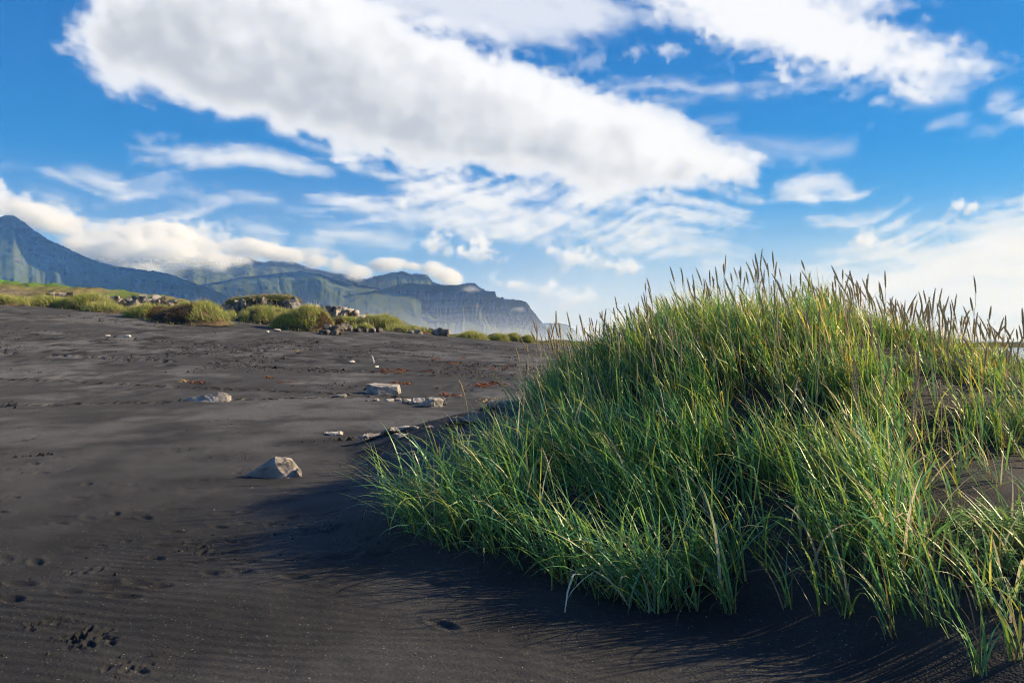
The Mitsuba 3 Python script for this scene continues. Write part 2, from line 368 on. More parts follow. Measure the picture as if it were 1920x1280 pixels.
def mountain(key, crest, depth, profile, label, gully=(40, 0.05, 0.5), terr=(14, 0.35), rough_amp=14, back=0.8, nu=560, nv=120, seed=1, crag=6):
    """crest: (px, py, distance) measured on the photograph; depth: how far the front foot stands before the crest; profile: (v, height share) from foot to crest."""
    C = np.array(crest, float)
    t = np.linspace(0, 1, nu)
    seg = np.concatenate([[0], np.cumsum(np.abs(np.diff(C[:, 0])) + 1)])
    seg /= seg[-1]
    px, py, yy = (np.interp(t, seg, C[:, k]) for k in range(3))
    X, Z = (px - PX) / F * yy, CH + (PY - py) / F * yy
    along = np.concatenate([[0], np.cumsum(np.hypot(np.diff(X), np.diff(yy)))])
    Z = Z + crag * 2 * (nz(along / 70, 0 * along, 0, seed, 4) - 0.5) + crag * 1.3 * (nz(along / 17, 0 * along, 0, seed + 1, 3) - 0.5)
    r = np.hypot(X, yy)
    ux, uy = X / r, yy / r
    P = np.array(profile, float)
    v = np.linspace(0, 1, nv)[:, None]
    h = np.interp(v, P[:, 0], P[:, 1])
    d = (1 - v) * (np.asarray(depth) if np.ndim(depth) == 0 else np.interp(t, seg, depth))
    # terraces: the face goes by steps
    nt, ta = terr
    ph = (h * nt + 0.8 * nz(along[None] / 900, h * 3, 0, seed + 3, 2)) % 1
    stepped = np.floor(h * nt) / nt
    face = sstep(0.25, 0.45, h) * sstep(1.0, 0.9, v)
    h2 = h + ta * face * (np.where(ph < 0.7, ph * 0.4 / 0.7, 0.4 + 0.6 * (ph - 0.7) / 0.3) - ph) / nt
    # gullies run down the face
    gl, ga, g0 = gully
    warp = 60 * (nz(along[None] / 300, h * 2, 0, seed + 5, 3) - 0.5)
    g = np.abs(2 * nz((along[None] + warp * 2) / gl, h * 1.3 + 0 * along[None], 0, seed + 7, 3) - 1)
    big = np.abs(2 * nz((along[None] + warp * 3) / (gl * 3.5), h * 0.9, 3, seed + 9, 3) - 1)
    cut = (ga * (1 - g) + 1.6 * ga * (1 - big)) * sstep(0.0, g0, h) * sstep(1.0, 0.93, v) + 0 * v
    dist = r[None] - d + cut * Z.max()
    z = Z[None] * h2 + rough_amp * (nz(along[None] / 130, d / 130 + 0 * along[None], 0, seed + 11, 4) - 0.5) * sstep(0, 0.15, v) * sstep(1.0, 0.9, v)
    fx, fy = dist * ux[None], dist * uy[None]
    vb = np.linspace(0, 1, 14)[1:, None]
    bd = r[None] + vb * back * Z[None] * 3
    V = np.stack([np.vstack([fx, bd * ux[None]]), np.vstack([fy, bd * uy[None]]), np.vstack([z, Z[None] * (1 - vb) ** 1.3 - 3])], -1)
    V[0, :, 2] = -6
    n = nv + 13
    f = grid_faces(n, nu)
    return add(key, (V.reshape(-1, 3), f), 'm_mountain', smooth=True, kind='structure', label=label)


mountain('mountain_peak', [(-420, 470, 5200), (-260, 420, 5200), (-120, 372, 5200), (-40, 392, 5200), (0, 406, 5200), (12, 403, 5200), (26, 404, 5200), (45, 415, 5200), (66, 433, 5180), (92, 449, 5150), (122, 463, 5120), (150, 476, 5100),
                           (182, 490, 5050), (215, 498, 5000), (250, 503, 4950), (290, 508, 4900), (318, 514, 4850), (345, 523, 4800), (372, 534, 4750), (420, 551, 4700), (470, 566, 4650), (520, 582, 4600), (580, 604, 4550), (640, 625, 4500)],
         [1250, 1250, 1250, 1250, 1250, 1250, 1250, 1200, 1150, 1100, 1050, 1000, 900, 850, 800, 760, 720, 660, 600, 500, 420, 330, 220, 120],
         [(0, 0), (0.25, 0.12), (0.40, 0.33), (0.50, 0.47), (0.62, 0.55), (0.8, 0.74), (0.93, 0.92), (1, 1)],
         'steep dark peak with green lower slopes at the far left', gully=(90, 0.085, 0.5), terr=(12, 0.5), rough_amp=40, seed=11, crag=5)
mountain('mountain_ridge', [(80, 482, 6600), (170, 485, 6600), (260, 487, 6600), (340, 489, 6600), (400, 490, 6600), (440, 491, 6600), (456, 482, 6600), (466, 481, 6600), (480, 488, 6600), (495, 491, 6600), (510, 489, 6600), (530, 491, 6600), (548, 489, 6600),
                            (562, 496, 6600), (600, 506, 6600), (660, 516, 6600), (720, 528, 6600)],
         1300, [(0, 0.15), (0.3, 0.42), (0.55, 0.60), (0.72, 0.72), (0.82, 0.80), (0.92, 0.93), (1, 1)],
         'jagged dark ridge behind the green valley under the low cloud', gully=(110, 0.07, 0.6), terr=(5, 0.1), rough_amp=60, seed=21, crag=8, nu=420)
mountain('mountain_slope', [(260, 545, 5300), (330, 538, 5300), (385, 532, 5300), (440, 521, 5300), (500, 514, 5300), (560, 508, 5300), (600, 512, 5250), (625, 522, 5220), (650, 530, 5200), (700, 537, 5200), (740, 545, 5200), (790, 556, 5200)],
         800, [(0, 0), (0.35, 0.32), (0.6, 0.62), (0.8, 0.88), (0.92, 0.96), (1, 1)],
         'broad green slope in front of the ridge and left of the cliffs', gully=(70, 0.07, 0.5), terr=(10, 0.2), rough_amp=40, seed=31, crag=3, nu=420)
mountain('mountain_plateau', [(560, 512, 6100), (640, 519, 6000), (690, 522, 5900), (706, 517, 5900), (722, 513, 5900), (736, 509, 5900), (745, 510, 5900), (756, 508, 5900), (770, 513, 5900), (788, 512, 5900), (802, 514, 5900), (812, 528, 5900), (840, 536, 5900), (900, 548, 5900)],
         900, [(0, 0.3), (0.4, 0.6), (0.7, 0.74), (0.82, 0.80), (0.93, 0.95), (1, 1)],
         'flat topped crag rising above the cliffs', gully=(50, 0.06, 0.85), terr=(8, 0.6), rough_amp=14, seed=41, crag=8, nu=380)
mountain('sea_cliff', [(600, 560, 5000), (680, 548, 5050), (720, 541, 5100), (750, 532, 5150), (770, 530, 5150), (800, 532, 5150), (830, 534, 5150), (860, 534, 5150), (878, 530, 5150), (890, 530, 5150), (900, 538, 5150), (910, 544, 5150), (922, 546, 5150), (928, 546, 5150), (931, 556, 5150),
                       (938, 558, 5150), (942, 556, 5140), (948, 561, 5130), (962, 561, 5110), (978, 563, 5100), (986, 565, 5090), (990, 569, 5090), (996, 578, 5085), (1004, 588, 5080), (1012, 598, 5075), (1019, 607, 5070), (1027, 618, 5065), (1034, 632, 5060)],
         [450, 520, 560, 560, 560, 560, 560, 560, 560, 560, 540, 520, 500, 490, 470, 460, 450, 430, 400, 370, 350, 330, 290, 240, 200, 150, 90, 30],
         [(0, 0), (0.3, 0.15), (0.5, 0.32), (0.62, 0.50), (0.76, 0.72), (0.9, 0.93), (1, 1)],
         'layered sea cliff with deep gullies ending in a headland', gully=(30, 0.20, 0.40), terr=(13, 0.4), rough_amp=12, seed=51, crag=4, nu=900, nv=170)
mountain('far_headland', [(960, 604, 8200), (1010, 605, 8200), (1050, 606, 8200), (1066, 609, 8200), (1080, 620, 8200), (1092, 632, 8200)],
         500, [(0, 0), (0.4, 0.3), (0.8, 0.85), (1, 1)], 'faint far headland in the mist right of the cliff', gully=(60, 0.08, 0.5), seed=61, crag=5, nu=160, nv=50)


def mist_and_cloud():
    # low sea mist before the mountains: thick at the water, gone some hundred metres up
    lo, hi = (-3300, 3300, -25), (4200, 4480, 300)
    nzz, nyy, nxx = 40, 24, 70
    z, y, x = np.meshgrid(*[np.linspace(a, b, n) for a, b, n in ((lo[2], hi[2], nzz), (lo[1], hi[1], nyy), (lo[0], hi[0], nxx))], indexing='ij')
    n = meshkit.fbm(np.stack([x / 700, y / 700, z / 160], -1), 4, 3)
    d = 13e-4 * np.exp(-np.clip(z, 0, None) / 62) * (0.35 + 1.3 * n) * (0.10 + 0.90 * sstep(-2300, -300, x)) * sstep(300, 200, z) * sstep(3300, 3700, y) + 0.4 * HAZE
    grid_medium('mist_air', d, lo, hi, [0.86, 0.93, 1.0])
    boxed('sea_mist', lo, hi, 'mist_air', 'haze_air', 'white mist lying low over the sea below the cliffs')
    # cloud sitting on the crests
    lo, hi = (-3900, 4700, 130), (420, 6500, 1120)
    nzz, nyy, nxx = 70, 56, 230
    z, y, x = np.meshgrid(*[np.linspace(a, b, n) for a, b, n in ((lo[2], hi[2], nzz), (lo[1], hi[1], nyy), (lo[0], hi[0], nxx))], indexing='ij')
    n = meshkit.fbm(np.stack([x / 330, y / 330, z / 210], -1), 5, 8)
    f = meshkit.fbm(np.stack([x / 90, y / 90, z / 80], -1), 3, 9)
    dens = np.zeros_like(x)
    for px, py, Y, rx, ry, rz, k in PUFFS:
        cx, cy, cz = px_point(px, py, Y)
        q = ((x - cx) / rx) ** 2 + ((y - cy) / ry) ** 2 + ((z - cz) / rz) ** 2
        dens = np.maximum(dens, k * sstep(0.0, 0.45, 1 - np.sqrt(q) + 2.5 * (n - 0.53) + 1.3 * (f - 0.5)))
    for ax, (a, b) in enumerate(((z, (lo[2], hi[2])), (y, (lo[1], hi[1])), (x, (lo[0], hi[0])))):
        m = 0.06 * (b[1] - b[0])
        dens = dens * sstep(b[0], b[0] + m, a) * sstep(b[1], b[1] - m, a)
    grid_medium('cloud_air', 0.014 * dens + HAZE, lo, hi, [0.965, 0.985, 1.0])
    boxed('cloud_bank', lo, hi, 'cloud_air', 'haze_air', 'white cloud lying on the crests of the mountains')


PUFFS = [  # px, py, distance, half sizes in metres along x, y, z, density
    (330, 448, 6300, 420, 260, 120, 1.0), (-40, 385, 5600, 260, 300, 110, 1.0), (40, 390, 5700, 200, 300, 80, 1.0), (100, 412, 5650, 220, 300, 95, 1.0), (150, 432, 5600, 230, 320, 110, 1.0), (150, 458, 5500, 200, 360, 110, 1), (215, 470, 5600, 260, 360, 120, 1), (285, 474, 5600, 250, 380, 145, .9), (360, 478, 5600, 230, 380, 125, .9),
    (425, 480, 5700, 200, 320, 85, .9), (190, 478, 5450, 200, 260, 75, 1), (260, 484, 5450, 220, 260, 80, 1), (330, 487, 5450, 220, 260, 80, 1), (395, 485, 5500, 170, 240, 70, 1), (470, 462, 5900, 200, 320, 62, 1), (520, 474, 6100, 170, 260, 50, 1), (590, 488, 5600, 130, 240, 75, 1), (630, 496, 5550, 140, 220, 80, 1), (672, 508, 5550, 110, 200, 55, 1),
    (730, 497, 6250, 140, 160, 50, 1), (775, 500, 6200, 120, 150, 45, 1), (815, 508, 5500, 95, 180, 65, 1), (842, 518, 5400, 90, 160, 60, 1),
    (885, 543, 4990, 55, 60, 18, .5), (835, 600, 4800, 60, 50, 14, .4), (915, 600, 4800, 90, 50, 14, .45), (980, 582, 4880, 55, 50, 18, .5), (1000, 575, 4900, 35, 50, 20, .4)]
mist_and_cloud()

# ------------------------------------------------------------------ the sheet of sand
def polar_sheet():
    az = np.concatenate([np.linspace(-180, -36, 40)[:-1], np.linspace(-36, 36, 620), np.linspace(36, 180, 40)[1:]])
    r = [1.2]
    while r[-1] < 20000:
        k = 0.012 if r[-1] < 3 else 0.0052 if r[-1] < 15 else 0.0028 if r[-1] < 34 else 0.010 if r[-1] < 110 else 0.06
        r.append(r[-1] * (1 + k))
    r = np.array(r)
    A, R = np.meshgrid(np.radians(az), r)
    x, y = R * np.sin(A), R * np.cos(A)
    z = land(x, y)
    fade = sstep(0, 3, y)
    z = z + fade * sstep(60, 20, y) * (0.028 * (nz(x / 0.55, y / 0.55, 0, 31, 3) - 0.5) + 0.03 * (nz(x / 1.6, y / 1.6, 0, 32, 2) - 0.5))
    # rough churned ground further out
    churn = sstep(0.5, 0.62, nz(x / 3.2, y / 4.5, 0, 33, 3)) * sstep(11, 26, y) * sstep(70, 55, y)
    z = z + churn * 0.10 * (nz(x / 0.45, y / 0.8, 0, 34, 3) - 0.55)
    z = z + sstep(15, 40, y) * sstep(75, 60, y) * 0.12 * (nz(x / 6, y / 1.6, 0, 35, 3) - 0.5)
    pts = np.stack([x.ravel(), y.ravel()], 1)
    flat = z.ravel().copy()
    tree = cKDTree(pts)
    g = np.random.default_rng(5)

    def dent(cx, cy, ang, a, b, depth):
        idx = np.array(tree.query_ball_point([cx, cy], 2.2 * max(a, b)), int)
        if not len(idx):
            return
        dx, dyy = pts[idx, 0] - cx, pts[idx, 1] - cy
        u, v = dx * math.cos(ang) + dyy * math.sin(ang), -dx * math.sin(ang) + dyy * math.cos(ang)
        q = np.sqrt((u / a) ** 2 + (v / b) ** 2)
        flat[idx] += depth * (-np.exp(-(q * 1.15) ** 4) + 0.38 * np.exp(-((q - 1.35) / 0.28) ** 2))

    for i in range(300):                                  # old footprints, wandering about
        yy = g.uniform(5, 24) if i > 15 else g.uniform(4.5, 8)
        xx = g.uniform(-0.66 * yy, 0.02 * yy - 0.3)
        dent(xx, yy, g.uniform(-0.9, 0.6), g.uniform(0.08, 0.13), g.uniform(0.035, 0.055), g.uniform(0.008, 0.02))
    for (ax, ay), (bx, by), bend in (((-17.5, 26), (-1.5, 20.6), 0.4), ((-13.4, 18.8), (-3.0, 21.6), -0.4), ((-22, 34), (2, 27), 0.8), ((-30, 45), (0, 33), 1.0)):   # tyre tracks crossing the beach
        n = int(math.hypot(bx - ax, by - ay) / 0.24)
        for k in range(n):
            t = k / n
            dent(ax + (bx - ax) * t + g.normal(0, 0.03), ay + (by - ay) * t + bend * math.sin(3.1 * t) + g.normal(0, 0.03) + 0.12 * (-1) ** k, g.uniform(-0.4, 0.4), 0.13, 0.085, 0.075)
    for cx, cy, rad, num in ((-2.30, 4.30, 0.15, 16), (-2.66, 4.55, 0.10, 8), (-1.9, 3.9, 0.12, 6), (-2.4, 6.1, 0.2, 7), (-3.0, 5.6, 0.16, 6)):      # trampled spots
        for k in range(num):
            dent(cx + g.normal(0, rad * 0.6), cy + g.normal(0, rad * 0.45), g.uniform(0, 3.1), g.uniform(0.03, 0.07), g.uniform(0.012, 0.025), g.uniform(0.008, 0.022))
    for cx, cy, rad in SCUFFS:
        for k in range(5):
            dent(cx + g.normal(0, rad), cy + g.normal(0, rad), g.uniform(-0.6, 0.6), g.uniform(0.04, 0.10), g.uniform(0.015, 0.04), g.uniform(0.006, 0.018))
    V = np.stack([x.ravel(), y.ravel(), flat], 1)
    nr, nc = x.shape
    return V, grid_faces(nr, nc)


gs = np.random.default_rng(19)
SCUFFS = []
while len(SCUFFS) < 34:                                   # small scuffed spots all over the near beach
    yy = math.exp(gs.uniform(math.log(6.0), math.log(20)))
    SCUFFS.append((gs.uniform(-0.66 * yy, -0.05 * yy - 0.6), yy, gs.uniform(0.08, 0.22)))
SHEET = polar_sheet()
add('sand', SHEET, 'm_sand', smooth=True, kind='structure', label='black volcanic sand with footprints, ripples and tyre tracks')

# ------------------------------------------------------------------ water and the far shore
def water_bump(p, n, uv):
    return noise(p.x * 0.5, p.y * 0.9, 0.0) * 0.10 + noise(p.x * 2, p.y * 3, 2.0) * 0.03


scene['m_water'] = {'type': 'twosided', 'bsdf': {'type': 'bumpmap', 'arbitrary': proc(water_bump, 0.05), 'scale': 1.0, 'bsdf': {
    'type': 'principled', 'base_color': {'type': 'rgb', 'value': [0.03, 0.045, 0.055]}, 'roughness': 0.12, 'specular': 0.5}}}
add('water', (np.array([[-9000, 95, -1.0], [9000, 95, -1.0], [9000, 9000, -1.0], [-9000, 9000, -1.0]], float), np.array([[0, 1, 2, 3]])), 'm_water', kind='structure', label='pale strip of lagoon water beyond the beach')


def far_strip(key, crest, depth, bsdf, label, nv=26, nu=260, amp=0.6, seed=3, zbase=-1.3):
    C = np.array(crest, float)
    t = np.linspace(0, 1, nu)
    seg = np.linspace(0, 1, len(C))
    px, py, yy = (np.interp(t, seg, C[:, k]) for k in range(3))
    X, Z = (px - PX) / F * yy, CH + (PY - py) / F * yy
    v = np.linspace(-1, 1, nv)[:, None]
    x = X[None] + 0 * v
    y = yy[None] + v * depth
    prof = np.clip(1 - v ** 2, 0, 1) ** 0.7
    z = zbase + (Z[None] - zbase) * prof + amp * (nz(x / 9, y / 9, 0, seed, 4) - 0.5) * prof + 0.7 * amp * (nz(x / 2.5, y / 2.5, 0, seed + 1, 3) - 0.5) * prof
    V = np.stack([x, y, z], -1).reshape(-1, 3)
    return add(key, (V, grid_faces(nv, nu)), bsdf, smooth=True, kind='structure', label=label)


far_strip('hillside', [(-700, 500, 150), (-300, 515, 150), (-40, 524, 150), (60, 534, 150), (150, 541, 150), (240, 547, 148), (300, 554, 146), (340, 562, 142), (400, 578, 138), (480, 596, 135), (560, 612, 132)],
          42, 'm_hill', 'low grassy hillside with rocky scarps at the left', amp=2.2, nv=60, nu=420, seed=71)
far_strip('far_dunes', [(820, 646, 330), (900, 641, 330), (990, 640, 330), (1040, 637, 330), (1090, 638, 330), (1150, 641, 330), (1250, 639, 330), (1380, 642, 330), (1600, 644, 330), (2000, 640, 330), (2600, 642, 330)], 24, 'm_turf', 'far green dunes across the water', amp=1.6, seed=73)
far_strip('green_flat', [(830, 628, 120), (870, 626, 120), (930, 628, 120), (960, 634, 120), (1000, 642, 120)], 12, 'm_turf', 'low green flat behind the round tussocks', amp=0.5, seed=75, nu=120)


# ------------------------------------------------------------------ rocks
def rock_mesh(points, sub=4, amp=0.05, seed=1, fine=0.0):
    """A stone as the hull of a few corner points, its faces broken up by noise."""
    m = trimesh.convex.convex_hull(np.array(points, float))
    size = m.extents.max()
    for _ in range(sub):
        m = m.subdivide() if len(m.faces) < 9000 else m
    v = np.array(m.vertices)
    n = m.vertex_normals
    q = v / size
    d = amp * (np.abs(2 * nz(q[:, 0] * 3, q[:, 1] * 3, q[:, 2] * 3, seed, 3) - 1) - 0.35) + 0.6 * amp * (nz(q[:, 0] * 9, q[:, 1] * 9, q[:, 2] * 9, seed + 1, 3) - 0.5)
    if fine:
        d = d + fine * (nz(q[:, 0] * 24, q[:, 1] * 24, q[:, 2] * 24, seed + 2, 2) - 0.5)
    return trimesh.Trimesh(v + n * (d * size)[:, None], m.faces, process=False)


def stone(w, d, h, seed, flat=0.6, n=22, sub=3, amp=0.05):
    g = np.random.default_rng(seed)
    p = g.normal(size=(n, 3))
    p /= np.linalg.norm(p, axis=1, keepdims=True)
    p = np.sign(p) * np.abs(p) ** flat
    return rock_mesh(p * [w / 2, d / 2, h / 2], sub, amp, seed)


def moved(m, x, y, z, rz=0.0, rx=0.0, ry=0.0):
    M = trimesh.transformations.euler_matrix(rx, ry, rz)
    M[:3, 3] = [x, y, z]
    m = m.copy()
    m.apply_transform(M)
    return m


def put_stone(px, py, w, d, h, seed, label, sink=0.35, rz=0.0, group=None, bsdf='m_rock', name='rock', sub=3, amp=0.06, flat=0.6, ry=0.0, n=22):
    x, y, z = drop(px, py)
    return add(thing_key(name), moved(stone(w, d, h, seed, flat, n, sub, amp), x, y + d * 0.3, z + h * (0.5 - sink), rz, 0, ry), bsdf, smooth=32, label=label, category='rock', group=group)


def thing_key(name):
    key, n = name, 0
    while key in used_things or key in scene:
        n += 1
        key = f'{name}_{n:03d}'
    used_things.add(key)
    return key


def dark_rock_color(p, n, uv):
    return rock_color(p, n, uv) * mix([0.22, 0.21, 0.2], [0.75, 0.74, 0.72], smoothstep(0.3, 0.7, fbm(p.x * 1.3, p.y * 1.3, p.z * 1.3, 3)))


scene['m_dark_rock'] = rough(dark_rock_color, 0.9, rock_bump, 1.0, 3e-3)
x, y, z = drop(515, 893)
S = [(-0.42, 0.0, -0.03), (-0.24, -0.03, 0.075), (0.0, 0.0, 0.235), (0.03, -0.09, 0.16), (0.10, 0.02, 0.225), (0.20, 0.03, 0.18), (0.245, 0.05, 0.13), (0.26, 0.0, 0.0), (0.20, -0.10, -0.05), (0.05, -0.12, -0.06), (-0.02, -0.02, 0.03),
     (0.10, 0.35, 0.17), (-0.15, 0.38, 0.08), (-0.35, 0.30, -0.03), (0.26, 0.35, -0.05), (-0.1, -0.04, -0.08)]
add(thing_key('boulder'), moved(rock_mesh(S, 4, 0.022, 5, 0.010), x, y, z), 'm_rock', smooth=28, label='angular pale boulder with a lit right face, nearest on the open sand', category='rock')
x, y, z = drop(560, 893)
add(thing_key('boulder'), moved(stone(0.12, 0.12, 0.13, 9, 0.7, 14, 3, 0.03), x, y, z + 0.035, 0.5), 'm_rock', smooth=28, label='small pale chip of stone against the right foot of the nearest boulder', category='rock')
x, y, z = drop(385, 752)
S = [(-0.68, 0, 0.0), (-0.35, -0.1, 0.10), (0.0, -0.12, 0.16), (0.35, -0.05, 0.24), (0.52, 0, 0.21), (0.66, 0.0, 0.05), (0.62, -0.16, -0.08), (0.2, -0.28, -0.1), (-0.4, -0.22, -0.08), (-0.5, 0.4, 0.02), (0.1, 0.5, 0.16), (0.5, 0.4, 0.1)]
add(thing_key('boulder'), moved(rock_mesh(S, 4, 0.03, 15, 0.02), x, y, z), 'm_rock', smooth=40, label='long low rounded boulder lying alone on the left of the beach', category='rock')
x, y, z = drop(718, 737)
S = [(-0.48, 0.1, 0.26), (-0.50, 0.05, 0.02), (-0.1, -0.28, 0.20), (-0.08, -0.30, -0.06), (0.42, -0.14, 0.20), (0.46, -0.14, -0.08), (0.42, 0.35, 0.24), (0.46, 0.4, -0.05), (-0.3, 0.5, 0.27), (-0.35, 0.5, 0)]
add(thing_key('boulder'), moved(rock_mesh(S, 4, 0.022, 25, 0.03), x, y, z), 'm_rock', smooth=30, label='flat topped square block of rock with a dark left side', category='rock')
for i, (px, py, w, h) in enumerate(((808, 762, 0.62, 0.34), (783, 757, 0.42, 0.24), (762, 755, 0.30, 0.18), (746, 753, 0.22, 0.14), (729, 752, 0.28, 0.11), (704, 751, 0.24, 0.09), (688, 752, 0.12, 0.06), (824, 758, 0.4, 0.28))):
    put_stone(px, py, w, w * 0.8, h, 30 + i, ('largest warm grey lump at the right end of the low rock row', 'lumpy rock second in the low row, left of the largest', 'rounded rock in the middle of the low row', 'small rock left of the middle of the low row', 'flat pale rock in the left half of the low row',
              'flat rock near the left end of the low row', 'smallest rock at the far left end of the low row', 'rock behind the right end of the low rock row')[i], 0.3, 0.3 * i, 'rocks in the low row on the beach', n=26, amp=0.12, flat=0.85, sub=4)
put_stone(638, 745, 0.34, 0.26, 0.14, 45, 'small white wedge of rock between the two big flat rocks', 0.3, 0.2)
for i, (px, py, w, d, h) in enumerate(((628, 815, 0.27, 0.3, 0.09), (612, 812, 0.10, 0.1, 0.04), (700, 822, 0.52, 0.35, 0.11), (733, 813, 0.40, 0.4, 0.15), (752, 820, 0.28, 0.25, 0.09), (762, 806, 0.24, 0.3, 0.09), (776, 805, 0.14, 0.2, 0.07), (808, 803, 0.2, 0.2, 0.05))):
    put_stone(px, py, w, d, h, 50 + i, ('pale crusted rock patch left of the larger buried rocks', 'tiny pale stone at the far left of the buried rocks', 'long grey pitted rock at the front of the buried rocks', 'highest pale lump among the buried rocks', 'flat lump right of the highest buried rock',
              'narrow pale rock behind the highest buried lump', 'small pale rock right of the buried group', 'faint pale stone nearest the dark dune foot')[i], 0.32, 0.15 * i, 'pale half buried rocks on the beach', n=18, amp=0.09, sub=4)
for i, (px, py, w, h) in enumerate(((846, 803, 0.22, 0.10), (862, 797, 0.34, 0.16), (897, 789, 0.42, 0.17), (915, 774, 0.26, 0.12), (938, 768, 0.40, 0.19), (961, 760, 0.24, 0.10))):
    put_stone(px, py, w, w, h, 60 + i, ('lowest dark stone at the left tip of the dune edge', 'dark stone second from the tip of the dune edge', 'dark lumpy rock halfway along the dune edge', 'dark rock under the grass on the dune edge', 'dark rock near the top of the dune edge', 'topmost dark stone of the dune edge')[i], 0.3, 0.4 * i, 'dark rocks along the edge of the dune', bsdf='m_dark_rock', n=16, amp=0.08)  # darker material paints the shade of the dune edge into these stones

# heaps of boulders below the far banks
for i in range(19):
    g = np.random.default_rng(300 + i)
    t = i / 18
    px = 602 + 50 * g.random() if i < 15 else 655 + 14 * (i - 14)
    tier = i % 3 if i < 15 else 0
    x, y, z = drop(px, 627 - (abs(px - 628) * 0.05) if i < 15 else 622)
    w = g.uniform(0.4, 0.75) * (1 if i < 15 else 0.8)
    add(thing_key('heap_boulder'), moved(stone(w, w, w * 0.8, 300 + i, 0.7, 18, 2, 0.05), x, y + 0.35 * tier, z + 0.12 + 0.24 * tier * (1 - abs(px - 628) / 60 if i < 15 else 0), g.uniform(0, 3)), 'm_dark_rock', smooth=35, label='grey boulder of the heap below the eroded grassy bank' if i < 15 else 'single grey boulder right of the boulder heap', category='rock', group='boulders of the heap on the beach' if i < 15 else 'boulders right of the heap')
for i, (px, py, w, h) in enumerate(((541, 617, 0.5, 0.25), (553, 617, 0.9, 0.3), (549, 613, 1.0, 0.22), (519, 620, 0.4, 0.2))):
    put_stone(px, py, w, 0.6, h, 330 + i, ('left grey stone under the flat slab', 'right grey stone under the flat slab', 'flat grey slab lying on two stones before the green mound', 'small pale stone left of the flat slab')[i], 0.2, 0.1, None, sub=2, n=16, flat=0.5)
for i in range(24):
    g = np.random.default_rng(340 + i)
    px = 762 + 78 * g.random()
    py = 627 - 9 * g.random() * (0.4 + 0.6 * (px - 762) / 78) + 2 * (px - 762) / 78
    x, y, z = drop(px, max(py, 622 + (px - 760) * 0.06))
    w = g.uniform(0.4, 1.0)
    add(thing_key('shore_rock'), moved(stone(w, w * 0.9, w * 0.7, 340 + i, 0.55, 16, 2, 0.05), x, y, z + 0.05 + 0.5 * g.random() * (px - 745) / 95, g.uniform(0, 3)), 'm_dark_rock' if i % 2 else 'm_outcrop', smooth=30, label='blocky grey rock of the cluster at the right end of the far sand rise', category='rock', group='blocky rocks right of the grassy mounds')


def outcrop(name, label, px0, px1, base, top, dist, num, seed, cap=False, lean=0.0):
    """A bar of rock: separate upright blocks side by side, and turf lying on top."""
    key = thing(name, label, 'rock outcrop')
    g = np.random.default_rng(seed)
    tf = lambda p: np.interp(p, [a for a, _ in top], [b for _, b in top])
    span = (px1 - px0) / F * dist
    for i in range(num):
        tier = i % 3
        p = px0 + (px1 - px0) * min(max((i + 0.5) / num + g.uniform(-0.03, 0.03), 0.02), 0.98)
        w = span / num * g.uniform(1.7, 3.4)
        zt = CH + (PY - tf(p)) / F * dist - (0.15 if cap else 0) - 0.42 * tier * g.uniform(0.6, 1.3)
        hgt = g.uniform(0.7, 1.5) if not cap else g.uniform(0.9, 1.7)
        m = stone(1, 1, 1, seed + i, 0.55, 16, 3, 0.07)
        m.apply_translation(-m.bounds.mean(0))
        m.apply_scale([w / m.extents[0], 1.9 / m.extents[1], hgt / m.extents[2]])
        add(key + '__block', moved(m, (p - PX) / F * dist, dist + g.uniform(-0.35, 0.35) - 0.35 * tier - (0.75 if cap else 0), zt - hgt / 2, g.uniform(0.3, 0.9) if cap else g.uniform(-0.2, 0.7), g.uniform(-0.12, 0.12), lean + g.uniform(-0.14, 0.14)), 'm_outcrop', smooth=25)
    # the bed of earth and rubble that the blocks stand in
    n, m = 70, 14
    pp = np.linspace(px0 - 4, px1 + 4, n)
    v = np.linspace(-1, 1, m)[:, None]
    x = (pp[None] - PX) / F * dist + 0 * v
    hb = np.clip(CH + (PY - tf(pp)) / F * dist - 0.5 - (CH + (PY - base) / F * dist - 0.6), 0.1, 9)
    z = CH + (PY - base) / F * dist - 0.6 + hb[None] * np.clip(1 - v ** 4, 0, 1) * np.clip(1 - np.linspace(-1, 1, n)[None] ** 10, 0, 1) + 0.25 * (nz(x / 0.5, v * 3, 0, seed, 3) - 0.5)
    add(key + '__rubble', (np.stack([x, dist + 0.6 + 1.4 * v + 0 * x, z], -1).reshape(-1, 3), grid_faces(m, n)), 'm_outcrop', smooth=30)
    if cap:
        n, m = 90, 16
        pp = np.linspace(px0 - 3, px1 - 4, n)
        v = np.linspace(-0.5, 3.5, m)[:, None]
        x = (pp[None] - PX) / F * dist + 0 * v
        y = dist - 0.85 + v + 0.25 * (nz(x / 0.8, v, 0, seed, 2) - 0.5)
        z = CH + (PY - tf(pp))[None] / F * dist - 0.45 * (np.linspace(-1, 1, n)[None] ** 8) - 0.5 * sstep(-0.6, -1, np.linspace(-1, 1, n))[None] - 0.55 * np.clip(1 - (v + 0.5) / 0.6, 0, 1) ** 2 - 0.25 * np.clip(v - 2.4, 0, 9) ** 2 + 0.18 * (nz(x / 0.5, v / 0.5, 0, seed + 1, 3) - 0.5)
        top_v = np.stack([x, y, z], -1).reshape(-1, 3)
        add(key + '__turf', (top_v, grid_faces(m, n)), 'm_turf', smooth=True)
        k = g.integers(0, len(top_v), 3500)
        tuft = top_v[k] + g.normal(0, 0.05, (len(k), 3))
        V, Fc, col = ribbons(tuft, g, 0.14, 0.30, 0.02, segs=2, kinds='turf')
        add(key + '__grass', (V, Fc), 'm_blade', smooth=True, color=col, kind='stuff')


